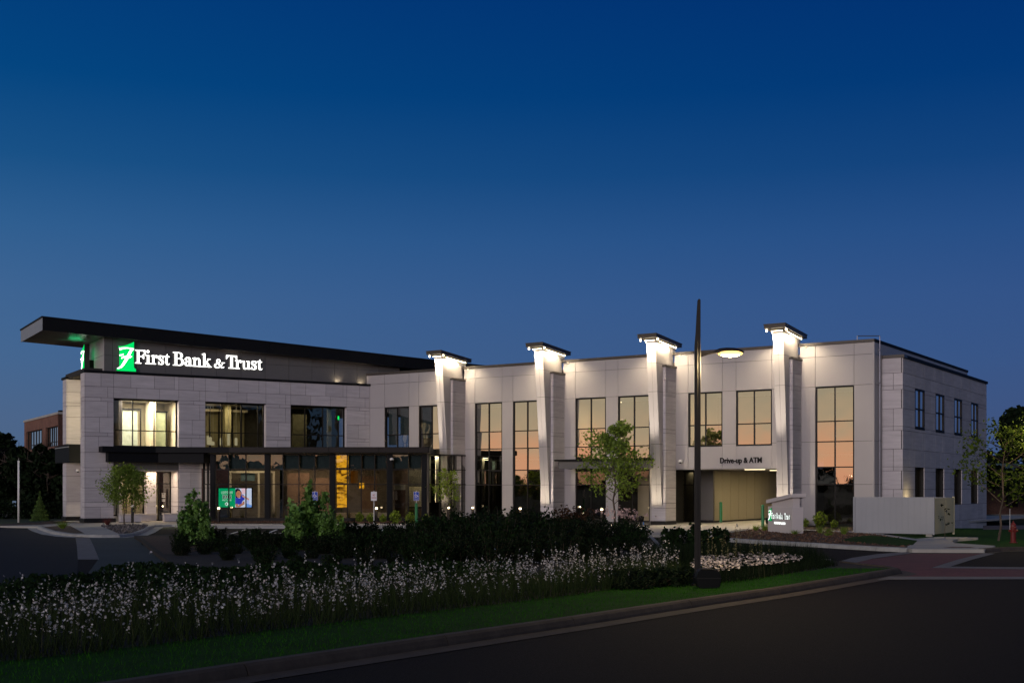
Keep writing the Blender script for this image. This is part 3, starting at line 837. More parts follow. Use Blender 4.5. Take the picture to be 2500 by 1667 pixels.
# fins: stone pier, leaning silver blade, sloping cap with its lamps
for k in range(4):
    s = 7.03 + T * k
    bl0, bl1 = s + .16, s + .70
    zt_ = lambda q: 10.645 - .087 * (2.7 - q)
    py = obj('pylon', MB().prism(Fr(FB.P(bl0, 0, 0)[:2], nB, (b_[0], b_[1])), [(.0, 1.18), (1.41, 1.18), (2.2, zt_(2.2) - .24), (-.3, zt_(-.3) - .24), (-.3, 9.84), (0, 9.84)], .01, bl1 - bl0 - .01), M_seam, B)
    # silver skin of the blade, in lifts
    zl = [1.18, 2.34, 4.59, 7.5, 9.07]
    FPq = lambda z: 1.41 + (z - 1.18) * (2.2 - 1.41) / (10.36 - 1.18)
    FR_ = Fr(FB.P(bl1, 0, 0)[:2], nB, b_)       # right flank, outward = +b
    FLf = Fr(FB.P(bl0, 0, 0)[:2], nB, (-b_[0], -b_[1]))
    for i, z0 in enumerate(zl):
        z1 = zl[i + 1] if i < 4 else None
        if z1: out = [(.0, z0 + G_), (FPq(z0), z0 + G_), (FPq(z1), z1 - G_), (.0, z1 - G_)]
        else: out = [(.0, z0 + G_), (FPq(z0), z0 + G_), (2.2, zt_(2.2) - .25), (-.3, zt_(-.3) - .25), (-.3, 9.85), (0, 9.85)]
        obj('metal_panel', MB().prism(FR_, out, 0, .012), M_panel, py)
        obj('metal_panel', MB().prism(FLf, out, 0, .012), M_panel, py)
        # front strips either side of the centre joint
        qa, qb = FPq(z0), (FPq(z1) if z1 else 2.2); zb1 = (z1 - G_) if z1 else zt_(2.2) - .25
        for u0, u1 in ((bl0 - .012, (bl0 + bl1) / 2 - .006), ((bl0 + bl1) / 2 + .006, bl1 + .012)):
            mbp = MB(); mbp.hexa([FB.P(u0, qa - .005, z0 + G_), FB.P(u1, qa - .005, z0 + G_), FB.P(u1, qa + .012, z0 + G_), FB.P(u0, qa + .012, z0 + G_),
                                  FB.P(u0, qb - .005, zb1), FB.P(u1, qb - .005, zb1), FB.P(u1, qb + .012, zb1), FB.P(u0, qb + .012, zb1)])
            obj('metal_panel', mbp, M_panel, py)
    # pier stones (right flank and front edge)
    zp = [.30, 1.03, 1.30, 2.16, 3.14, 3.36, 4.27, 5.22, 5.44, 6.35, 7.30, 7.52, 8.17, 8.90]
    for j, (z0, z1) in enumerate(zip(zp, zp[1:])):
        f = .78 if j % 2 else 1.0
        # flank, outward +b
        FRp = Fr(FB.P(s + .85, 0, 0)[:2], nB, b_)
        cut = (.0, 1.3) if j % 3 == 0 else ((.0, .28, 1.3) if j % 3 == 1 else (.0, 1.02, 1.3))
        for u0, u1 in zip(cut, cut[1:]): box('stone_panel', FRp, u0 + G_, u1 - G_, .0, .04, z0 + G_, z1 - G_, M_stone, py)
        if z1 <= 1.31:
            box('stone_panel', FB, s + .01, s + .86, 1.27, 1.31, z0 + G_, z1 - G_, M_stone, py)
        else:
            box('stone_panel', FB, bl1 + .02, s + .86, 1.27, 1.31, z0 + G_, z1 - G_, M_stone, py)
            box('stone_panel', FB, s + .01, bl0 - .02, 1.27, 1.31, z0 + G_, z1 - G_, M_stone, py)
    box('pier_core', FB, bl1 + .014, s + .84, .0, 1.26, .05, 8.9, M_seam, py)
    box('pier_core', FB, s + .01, bl0 - .014, .0, 1.26, .05, 8.9, M_stone, py)
    box('pier_core', FB, bl0 - .013, bl1 + .013, .0, 1.26, .05, 1.17, M_seam, py)
    box('stone_base', FB, s - .03, s + .92, .0, 1.37, .0, .30, M_blackbase, py)
    box('pier_cap', FB, bl1 + .015, s + .95, -.0, 1.37, 8.905, 9.02, M_bronze, py)
    cen = (bl0 + bl1) / 2; cw = .60
    FCc = Fr(FB.P(cen - cw, 0, 0)[:2], nB, b_)
    cap = obj('cap', MB().prism(FCc, [(-.52, zt_(-.52) - .22), (2.68, zt_(2.68) - .22), (2.68, zt_(2.68) - .05), (-.52, zt_(-.52) - .05)], .02, 2 * cw - .02), M_bronze, py)
    obj('cap_edge', MB().prism(FCc, [(-.55, zt_(-.55) - .045), (2.71, zt_(2.71) - .045), (2.71, zt_(2.71)), (-.55, zt_(-.55))], 0, 2 * cw), M_bronze, py)
    # lamps under the cap
    zc = lambda q: zt_(q) - .26
    def strip_lamp(mid, dirv, ln, pw, name='strip_lamp'):
        d = Vector(dirv); fx = MB(); m = Vector(mid)
        fx.tube(m - d * ln / 2, m + d * ln / 2, .030, n=6); obj(name, fx, M_black, py)
        fx = MB(); fx.tube(m - d * ln / 2 - Vector((0, 0, .034)), m + d * ln / 2 - Vector((0, 0, .034)), .017, n=6); obj('lamp_lens', fx, emis('lens_glow', (1, .84, .55), 14), py)
    slope = Vector((nB[0], nB[1], .087)).normalized()
    mr_ = Vector(FB.P(bl1 + .16, .95, zc(.95) - .02)); ml_ = Vector(FB.P(bl0 - .16, .95, zc(.95) - .02)); mf_ = Vector(FB.P(cen, 2.2 + .17, zc(2.37) - .02))
    strip_lamp(mr_, slope, 2.1, 0); strip_lamp(ml_, slope, 2.1, 0); strip_lamp(mf_, (b_[0], b_[1], 0), .6, 0)
    area('wash', mr_ - Vector((0, 0, .06)), (-b_[0] * .22, -b_[1] * .22, -1), 160, 2.1, .05, WARM, B, xdir=slope)
    area('wash', ml_ - Vector((0, 0, .06)), (b_[0] * .22, b_[1] * .22, -1), 160, 2.1, .05, WARM, B, xdir=slope)
    area('wash', mf_ - Vector((0, 0, .06)), (-nB[0] * .10, -nB[1] * .10, -1), 200, .5, .05, WARM, B, xdir=(b_[0], b_[1], 0), spread=110)
    # tiny spot at the front corners, as bright dots
    for u in (bl0 - .28, bl1 + .24):
        fx = MB(); fx.lathe(FB.P(u, 2.38, zc(2.38) - .07), [(.03, 0), (.045, .02), (.045, .09)], 8); obj('spot_lamp', fx, emis('lens_glow', (1, .84, .55), 14), py)

for k in range(4):
    for s_, sd in ((8.05 + T * k, 1), (6.88 + T * k, -1)):
        src = Vector(FB.P(s_, 1.0, 10.2)); d_ = Vector((b_[0] * .35 * sd - nB[0] * .30, b_[1] * .35 * sd - nB[1] * .30, -1))
        spot('parapet_wash', src, d_, 290, 96, (1, .82, .54), B, .8)
# soffit glow dots where the fins meet the parapet
for k in range(4):
    p = FB.P(8.2 + T * k, .1, 9.63); fx = MB(); fx.lathe(p, [(.05, 0), (.05, .03)], 8); obj('spot_lamp', fx, emis('lens_soft', (1, .84, .55), 3), B)

# ---- right end wall
for z0, z1 in ZB: box('metal_panel', FE, .0 + G_, 1.32 - G_, -.0, .04, z0 + G_, z1 - G_, M_panel, B)
for x0 in np.arange(1.32, 20, 3.1): box('metal_panel', FE, x0 + G_, min(x0 + 3.1, 20.1) - G_, 0, .04, 8.9, 9.68, M_panel, B)
box('wall_core', FE, .07, 20.1, -.3, -.002, .02, 9.68, M_seam, B)
box('parapet_cap', FE, -.02, 20.15, -.35, .08, 9.69, 9.835, M_panel_black, B)
box('metal_panel', FE, -.03, .0, -.05, .03, .16, 9.68, M_panel, B)
WU = [(3.59 + 4.235 * i, 5.49 + 4.235 * i) for i in range(4)]
ZS = [-1.0, .2, 1.16, 2.08, 3.05, 3.26, 4.18, 5.15, 5.36, 6.29, 7.27, 7.49, 8.14, 8.92]
q1 = 1.12
cells = []
for r, (z0, z1) in enumerate(zip(ZS, ZS[1:])):
    lower = (z0 >= 1.1 and z1 <= 3.27); upper = (z0 >= 5.3 and z1 <= 7.5)
    edges = [1.32] + [v for w in WU for v in w] + [20.6]
    for i, (x0, x1) in enumerate(zip(edges, edges[1:])):
        if i % 2 == 1 and (lower or upper): continue
        w = x1 - x0
        cuts = [x0, x1]
        if not (lower or upper):
            if i % 2 == 1: continue_ = True
        if w > 1.6: cuts = [x0, x0 + w * (.55 if r % 2 else .8), x1]
        cells += [(p, q, z0, z1) for p, q in zip(cuts, cuts[1:])]
FE1 = Fr(FE.P(0, q1, 0)[:2], e_, nE)
clad(FE1, cells, -.05, 0, M_stone, 'stone_panel')
for s0, s1, z0, z1 in cells: box('wall_core', FE1, s0, s1, -.4, -.055, z0, z1, M_seam, B)
FEf = Fr(FE.P(1.32, .04, 0)[:2], b_, nB)
for r, (z0, z1) in enumerate(zip(ZS, ZS[1:])):
    cuts = (0, .60, 1.08) if r % 3 == 1 else ((0, 1.0, 1.08) if r % 3 == 0 else (0, .6, 1.08))
    for p, q in zip(cuts, cuts[1:]):
        if q - p > .1: box('stone_panel', FEf, p + G_, q - (G_ if q < 1 else -.0), 0, .05, z0 + G_, z1 - G_, M_stone, B)
box('wall_core', FEf, 0, 1.03, -.9, -.005, .02, 8.9, M_seam, B)
box('parapet_cap', FEf, 0, 1.17, -.5, .10, 8.925, 9.08, M_bronze, B)
box('parapet_cap', FE1, 1.62, 20.7, -.5, .07, 8.925, 9.08, M_panel_black, B)
for s0, s1 in WU:
    window(FE1, s0, s1, 5.37, 7.48, [(s0 + s1) / 2 + .05], [6.4], G_side, q=-.05, fw=.09)
    box('sill', FE1, s0, s1, -.12, .02, 5.30, 5.40, M_panel_black, B)
    window(FE1, s0, s1, 1.17, 3.25, [(s0 + s1) / 2], [], G_dark, q=-.28, fw=.06)
    box('reveal', FE1, s0 - .0, s0 + .02, -.28, -.052, 1.17, 3.25, M_stone, B)

# ---- drive-up opening
FDv = FB
box('drive_soffit', FB, 22.6, 29.1, -9, -.05, 3.20, 3.245, M_panel_dk, B)
box('drive_edge', FB, 22.6, 29.1, -.05, .015, 3.20, 3.25, M_panel, B)
box('drive_floor', FB, 18.5, 30.3, -18, 0, .101, .106, M_conc, B)
# door bay and dark return on a wall set well back, tan panel wall running away from it
qd = -3.9
d0, d1, d2 = FB.S(1640, qd), FB.S(1697, qd), 23.2
window(FB, d0, d1, .12, 3.2, [d0 + .55, d0 + .9], [2.34], G_clear, q=qd, name='door', fw=.09)
box('vestibule_wall', FB, d0 - .5, d1 + .3, qd - 2.2, qd - 2.1, .1, 3.2, M_intdark, B)
box('vestibule_wall', FB, d0 + .25, d0 + .5, qd - 1.5, qd - 1.45, .1, 3.0, M_cream, B); box('vestibule_wall', FB, d0 + 1.1, d0 + 1.4, qd - 1.5, qd - 1.45, .1, 3.0, M_cream, B)
area('vestibule_light', FB.P(d0 + 1, qd - 1, 3.1), (0, 0, -1), 10, .6, .5, (1, .84, .52), B)
box('return_wall', FB, d1 + .01, d2, qd - .2, qd, .25, 3.2, M_panel_dk, B); box('stone_base', FB, d1 + .01, d2, qd - .2, qd + .01, .1, .245, M_blackbase, B)
FT = Fr(FB.P(d2, qd, 0)[:2], (-nB[0], -nB[1]), b_)
M_tan = mat('tan_panel', (.27, .235, .165), .5, var=.03, rnd=.03)
tx = [0.0] + [FT.S(v) for v in (1762.9, 1783.9, 1803.6, 1823.1, 1842.2, 1860.4, 1877.6, 1893.9)]; tx += [tx[-1] + 1.5]
for p_, q_ in zip(tx, tx[1:]): box('metal_panel', FT, p_ + .022, q_ - .022, -.04, 0, .2, 3.19, M_tan, B)
box('wall_core', FT, .02, tx[-1], -.3, -.045, .1, 3.19, M_seam, B)
box('drive_wall', FB, 29.1, 29.3, -16, -.31, .1, 3.2, M_panel_dk, B)
box('drive_soffit', FB, 18.5, 29.1, -18, -9.01, 3.20, 3.245, M_panel_dk, B); box('drive_soffit', FB, 18.5, 22.6, -9, -.35, 3.20, 3.245, M_panel_dk, B)
for s_, q_ in ((26.5, -2.2), (26.5, -6.0), (26.5, -10)):
    area('drive_light', FB.P(s_, q_, 3.17), (0, 0, -1), 105, 1.2, .2, (1, .80, .46), B, xdir=(b_[0], b_[1], 0))
    box('tube_lamp', FB, s_ - .6, s_ + .6, q_ - .05, q_ + .05, 3.182, 3.198, emis('soffit_tube', (1, .84, .5), 5), B)

# ---- floors, roof, and the rooms behind the glass
foot = [FA.P(.1, -.6, 0)[:2], FA.P(18.2, -.6, 0)[:2], FB.P(.3, -.35, 0)[:2], FB.P(33.6, -.35, 0)[:2], FE.P(20, -.4, 0)[:2], FA.P(18, -18, 0)[:2], FA.P(.1, -5.9, 0)[:2]]
mb = MB(); mb.poly_z(foot, 9.0, 9.3); obj('roof_deck', mb, M_seam, B)
ff = [FA.P(1.7, -.45, 0)[:2], FA.P(18.2, -.45, 0)[:2], FB.P(.3, -.32, 0)[:2], FB.P(33.5, -.32, 0)[:2], FE.P(20, -.4, 0)[:2], FA.P(18, -18, 0)[:2], FA.P(1.7, -5.9, 0)[:2]]
mb = MB(); mb.poly_z(ff, 4.2, 4.55); obj('floor_slab', mb, M_carpet, B)
mb = MB(); mb.poly_z(ff, 7.56, 7.62); obj('ceiling', mb, M_ceiling, B)
mb = MB(); mb.poly_z(ff, 3.9, 3.95); obj('ceiling', mb, M_ceiling, B)
# upper floor left wing rooms
box('room_wall', FA, 1.7, 18.2, -4.6, -4.5, 4.56, 7.55, M_intdark, B)
box('room_wall', FA, 1.65, 5.9, -4.45, -4.35, 4.56, 7.55, M_cream, B)
box('room_wall', FA, 1.62, 1.72, -4.4, -.5, 4.56, 7.55, M_cream, B)
box('room_wall', FA, 5.9, 6.0, -4.4, -.6, 4.56, 7.55, M_cream, B)
for s0 in (1.8, 2.86): box('glazed_partition', FA, s0, s0 + 1.02, -3.2, -3.15, 4.6, 7.0, mat('grey_green_glass', (.30, .33, .29), .25, spec=.5), B)
box('partition_frame', FA, 1.72, 4.1, -3.14, -3.08, 7.0, 7.15, M_frame, B)
for s0 in (1.72, 2.78, 4.02): box('partition_frame', FA, s0, s0 + .07, -3.14, -3.08, 4.6, 7.0, M_frame, B)
box('room_wall', FA, 4.4, 4.75, -3.3, -2.2, 4.56, 7.55, M_cream, B)
box('partition_frame', FA, 4.75, 5.6, -2.6, -2.55, 6.9, 7.0, M_frame, B); box('glazed_partition', FA, 4.85, 5.48, -2.62, -2.6, 4.6, 6.9, mat('pale_green_glass', (.34, .38, .26), .25, spec=.5), B)
for s0 in (4.8, 5.5): box('partition_frame', FA, s0, s0 + .06, -2.6, -2.55, 4.6, 6.9, M_frame, B)
area('room_light', FA.P(3.7, -1.5, 7.5), (0, 0, -1), 600, 2.4, 1.4, (1, .91, .72), B, xdir=(a_[0], a_[1], 0))
box('room_wall', FA, 7.1, 7.2, -4.4, -.5, 4.56, 7.55, M_cream, B)
box('room_wall', FA, 9.35, 9.75, -3.0, -2.6, 4.56, 7.55, mat('olive_wall', (.22, .20, .12), .8), B)
for s0 in (7.9, 8.6, 9.2, 10.1, 10.7): box('partition_frame', FA, s0, s0 + .10, -3.6, -3.5, 4.6, 7.3, M_frame, B)
box('room_wall', FA, 7.3, 11.2, -4.3, -4.2, 4.56, 7.2, mat('olive_wall', (.22, .20, .12), .8), B)
box('partition_frame', FA, 7.3, 11.2, -3.6, -3.5, 7.15, 7.3, M_cream, B)
area('room_light', FA.P(9.2, -1.8, 7.5), (0, 0, -1), 104.0, 2.6, .6, (1, .84, .52), B, xdir=(a_[0], a_[1], 0))
box('room_wall', FA, 14.0, 15.0, -2.8, -2.6, 4.56, 7.1, mat('olive_wall', (.22, .20, .12), .8), B)
box('room_wall', FA, 16.2, 16.5, -2.0, -1.9, 4.56, 7.5, M_cream, B)
area('room_light', FA.P(14.6, -1.5, 7.5), (0, 0, -1), 24.0, 2.0, .5, (1, .86, .55), B, xdir=(a_[0], a_[1], 0))
# right wing rooms
box('room_wall', FB, 0.3, 33.4, -5.1, -5.0, 4.56, 7.55, M_intdark, B)
box('room_wall', FB, 0.3, 22.5, -5.1, -5.0, .1, 4.1, M_intdark, B)
box('room_wall', FB, 30.2, 33.4, -3.1, -3.0, .1, 4.1, M_intdark, B)
for s0 in (3.7, 11.1, 15.2, 22.9, 29.8): box('room_wall', FB, s0, s0 + .1, -5.0, -.4, 4.56, 7.55, M_cream, B)
for s0 in (7.9, 11.2, 15.3, 18.4): box('room_wall', FB, s0, s0 + .1, -5.0, -.4, .1, 3.9, M_intdark, B)
box('roller_shade', FB, 1.45, 2.25, -.28, -.27, 5.0, 7.4, M_shade, B); box('roller_shade', FB, 2.45, 3.25, -.28, -.27, 5.7, 7.4, M_shade, B)
box('roller_shade', FB, 4.3, 5.1, -.28, -.27, 5.4, 7.4, M_shade, B)
box('room_wall', FB, 2.28, 2.42, -1.6, -1.5, 4.6, 7.4, M_curtain, B)
box('ceiling_lamp', FB, 17.0, 18.0, -2.2, -2.0, 7.3, 7.34, emis('office_tube', (1, .85, .5), 9), B)
box('room_wall', FB, 17.2, 17.45, -3.4, -3.3, 5.2, 6.4, M_cream, B)
area('room_light', FB.P(17.4, -2, 7.25), (0, 0, -1), 136.0, 1.2, .4, (1, .82, .5), B)
box('room_wall', FB, 24.6, 25.5, -2.2, -2.1, 4.56, 7.4, M_cream, B)
area('room_light', FB.P(24.8, -1.3, 7.45), (0, 0, -1), 80.0, .8, .5, (1, .84, .5), B)
area('room_light', FB.P(27.3, -2.5, 7.45), (0, 0, -1), 32.0, 1.5, .8, (1, .86, .5), B)
area('room_light', FB.P(19.9, -2.0, 3.6), (0, 0, -1), 10, 1.5, .8, (1, .84, .5), B)
box('room_wall', FB, 18.6, 21.0, -3.2, -3.1, .1, 3.9, M_cream, B); box('room_wall', FB, 21.3, 21.4, -3.6, -.35, .1, 3.9, M_seam, B)

# ---- glazed front between the two wings
GZ = [.28, 2.37, 3.27, 4.23]
bays = [(-18.17, -14.84, [-17.2, -16.16]), (-14.84, -10.9, [-13.91, -12.94, -11.97]), (-10.9, -7.42, [-10.0, -9.15, -8.34]), (-7.42, -5.32, [-6.29])]
CW = obj('curtain_wall_base', MB().box(FG, -18.3, -4.95, -.15, .06, .05, .28), M_frame, B)
for s0, s1, ms in bays:
    window(FG, s0 + .12, s1 - .12, .28, 4.23, ms, [2.37, 3.27], lambda i, j: G_dark, q=0, fw=.06, depth=.16, name='curtain_wall')
for s in (-18.17, -14.84, -10.9, -7.42, -5.32):
    box('column', FG, s - .14, s + .14, -.25, .12, .28, 4.25, M_panel_black, B)
FGl = Fr((-18.17, 73.0), (-nA[0], -nA[1]), (-a_[0], -a_[1]))
window(FGl, .1, 1.75, .28, 4.1, [.95], [2.37, 3.27], G_dark, q=0, fw=.06, name='curtain_wall')
FGr = Fr((-5.18, 73.0), (-nB[0], -nB[1]), (b_[0], b_[1]))
window(FGr, .12, 4.6, .28, 4.23, [1.3, 2.5, 3.6], [2.37, 3.27], G_dark, q=0, fw=.06, name='curtain_wall')
box('column', FGr, -.03, .14, -.12, .06, .28, 4.25, M_panel_dk, B)
mb = MB(); mb.poly_z([(-18.3, 72.85), (-5.0, 72.85), FB.P(5.4, -.1, 0)[:2], FA.P(18.3, -.3, 0)[:2], FA.P(7.0, -.3, 0)[:2]], 4.235, 4.262); obj('ceiling', mb, M_ceiling, B)
mb = MB(); mb.poly_z([(-18.2, 73.1), (-5.2, 73.1), FB.P(5.4, -.1, 0)[:2], FA.P(18.3, -4, 0)[:2], FA.P(7.0, -4, 0)[:2]], .10, .13); obj('lobby_floor', mb, M_carpet, B)
# frosted panes in the top row: pale shades right behind the glass
for s0, s1, ms in bays:
    e = [s0 + .18] + ms + [s1 - .18]
    for p, q in zip(e, e[1:]):
        if not (-10.9 < p < -10.0): box('roller_shade', FG, p + .05, q - .05, -.20, -.19, 3.33, 4.15, M_shade, B)
# lobby walls
box('room_wall', FG, -18.0, -14.9, -4.2, -4.1, .1, 4.2, mat('taupe_wall', (.17, .145, .11), .8), B)
for s in (-15.15, -16.1, -17.9): box('door_frame', FG, s, s + .12, -3.2, -3.1, .12, 3.1, M_cream, B)
box('door_frame', FG, -17.9, -15.03, -3.2, -3.1, 3.1, 3.22, M_cream, B)
box('room_wall', FG, -17.2, -16.3, -3.3, -3.25, 2.6, 3.1, M_shade, B)
box('room_wall', FG, -14.8, -5.4, -4.7, -4.6, .1, 4.2, mat('taupe_wall', (.17, .145, .11), .8), B)
for s, w, z1, mm in ((-14.3, 1.4, 3.1, mat('brown_wall', (.20, .13, .09), .7)), (-12.6, 1.2, 2.8, mat('brown_wall', (.20, .13, .09), .7)), (-9.6, 1.0, 2.9, mat('brown_wall', (.20, .13, .09), .7))):
    box('room_wall', FG, s, s + w, -3.6, -3.5, .13, z1, mm, B)
box('room_wall', FG, -10.95, -7.5, -2.0, -1.9, .13, .62, M_cream, B)
amb = NT('amber_resin'); e1 = amb.n('ShaderNodeEmission'); tc_ = amb.n('ShaderNodeTexCoord'); mp_ = amb.n('ShaderNodeMapping'); mp_.inputs['Scale'].default_value = (1.2, 1.2, 2.6); amb.l(tc_.outputs['Object'], mp_.inputs[0])
nn_ = amb.n('ShaderNodeTexNoise'); nn_.inputs['Scale'].default_value = 1.4; nn_.inputs['Detail'].default_value = 3; nn_.inputs['Distortion'].default_value = 1.2; amb.l(mp_.outputs[0], nn_.inputs[0])
rr = amb.n('ShaderNodeValToRGB'); rr.color_ramp.elements[0].position = .35; rr.color_ramp.elements[0].color = (.10, .035, .003, 1); rr.color_ramp.elements[1].position = .55; rr.color_ramp.elements[1].color = (.85, .40, .02, 1); amb.l(nn_.outputs[0], rr.inputs[0]); amb.l(rr.outputs[0], e1.inputs[0]); e1.inputs[1].default_value = 1.7; amb.l(e1.outputs[0], amb.out.inputs[0])
box('amber_wall', FG, -10.78, -10.06, -.9, -.85, 3.4, 4.15, amb.m, B); box('amber_wall', FG, -10.78, -10.06, -.9, -.85, 2.45, 3.3, amb.m, B); box('amber_wall', FG, -10.76, -10.10, -.9, -.85, .95, 2.34, amb.m, B)
box('amber_wall', FG, -9.45, -9.15, -1.4, -1.35, 2.1, 2.45, amb.m, B); box('amber_wall', FG, -10.0, -9.55, -1.5, -1.45, 2.45, 3.2, mat('amber_dull', (.35, .20, .05), .6), B)
# office behind the last bay
box('office_door', FG, -7.25, -6.55, -.9, -.84, .14, 2.02, M_wood, B)
box('room_wall', FG, -7.25, -6.55, -.9, -.84, 2.05, 2.34, M_cream, B)
box('room_wall', FG, -7.3, -6.4, -.95, -.9, 2.36, 4.1, mat('brown_wall', (.20, .13, .09), .7), B)
for i in range(22): box('blind_slat', FG, -6.42, -5.5, -1.7, -1.66, 1.0 + i * .057, 1.03 + i * .057, M_blind, B)
box('room_wall', FG, -6.5, -5.4, -2.0, -1.95, .13, 3.4, M_intdark, B)
box('desk', FG, -6.35, -5.45, -1.6, -.9, .80, .86, M_wood, B); box('desk', FG, -5.75, -5.5, -1.5, -1.0, .13, .79, M_wood, B)
box('curtain_panel', FGr, .35, 1.0, -.5, -.45, 1.25, 4.1, M_curtain, B); box('curtain_panel', FGr, 1.5, 2.1, -.5, -.45, 1.25, 4.1, M_curtain, B)
area('office_light', (-6.0, 74.0, 4.0), (0, 0, -1), 64.0, .8, .6, (1, .82, .5), B)
area('lobby_light', (-16.4, 74.9, 4.1), (0, 0, -1), 75, 2.0, 1.0, (1, .82, .55), B)
area('lobby_light', (-12.6, 75.0, 4.1), (0, 0, -1), 140, 2.5, 1.0, (1, .74, .5), B)
area('lobby_light', (-4.7, 74.5, 4.1), (0, 0, -1), 35.0, .5, .5, (1, .86, .6), B)
# ------------------------------------------------------------------ illuminated sign: white serif letters and the green "1" emblem
M_let = emis('letter_glow', (1.0, .99, .93), 3.2)
M_grn = emis('emblem_green', (.0, .72, .13), 1.15)
M_letside = mat('letter_side', (.03, .03, .03), .5)


def bez(pts, n=5):
    """smooth an open line of (x, y, width) points"""
    P = [np.array(p, float) for p in pts]; out_ = []
    for i in range(len(P) - 1):
        p0 = P[max(i - 1, 0)]; p1 = P[i]; p2 = P[i + 1]; p3 = P[min(i + 2, len(P) - 1)]
        for k in range(n):
            t = k / n
            out_.append(.5 * ((2 * p1) + (-p0 + p2) * t + (2 * p0 - 5 * p1 + 4 * p2 - p3) * t * t + (-p0 + 3 * p1 - 3 * p2 + p3) * t ** 3))
    out_.append(P[-1])
    return out_


def stroke(pts, smooth=True):
    P = bez(pts) if smooth else [np.array(p, float) for p in pts]
    L_, R_ = [], []
    for i, p in enumerate(P):
        d = P[min(i + 1, len(P) - 1)][:2] - P[max(i - 1, 0)][:2]; d = d / (np.linalg.norm(d) + 1e-9); nn = np.array((-d[1], d[0])) * max(p[2], .01) / 2
        L_.append(tuple(p[:2] + nn)); R_.append(tuple(p[:2] - nn))
    return [[L_[i], L_[i + 1], R_[i + 1], R_[i]] for i in range(len(P) - 1)]


def rect(x0, x1, y0, y1): return [[(x0, y0), (x1, y0), (x1, y1), (x0, y1)]]


def disc(x, y, r, n=12): return [[(x + r * math.cos(2 * math.pi * i / n), y + r * math.sin(2 * math.pi * i / n)) for i in range(n)]]


def poly(*p): return [list(p)]


def serif(x0, x1, y=0, h=.06, m=None):
    m0 = (x0 + x1) / 2
    return rect(x0, x1, y, y + h) + poly((m0 - .12, y + h), (m0 + .12, y + h), (m0 + .085, y + h + .05), (m0 - .085, y + h + .05))


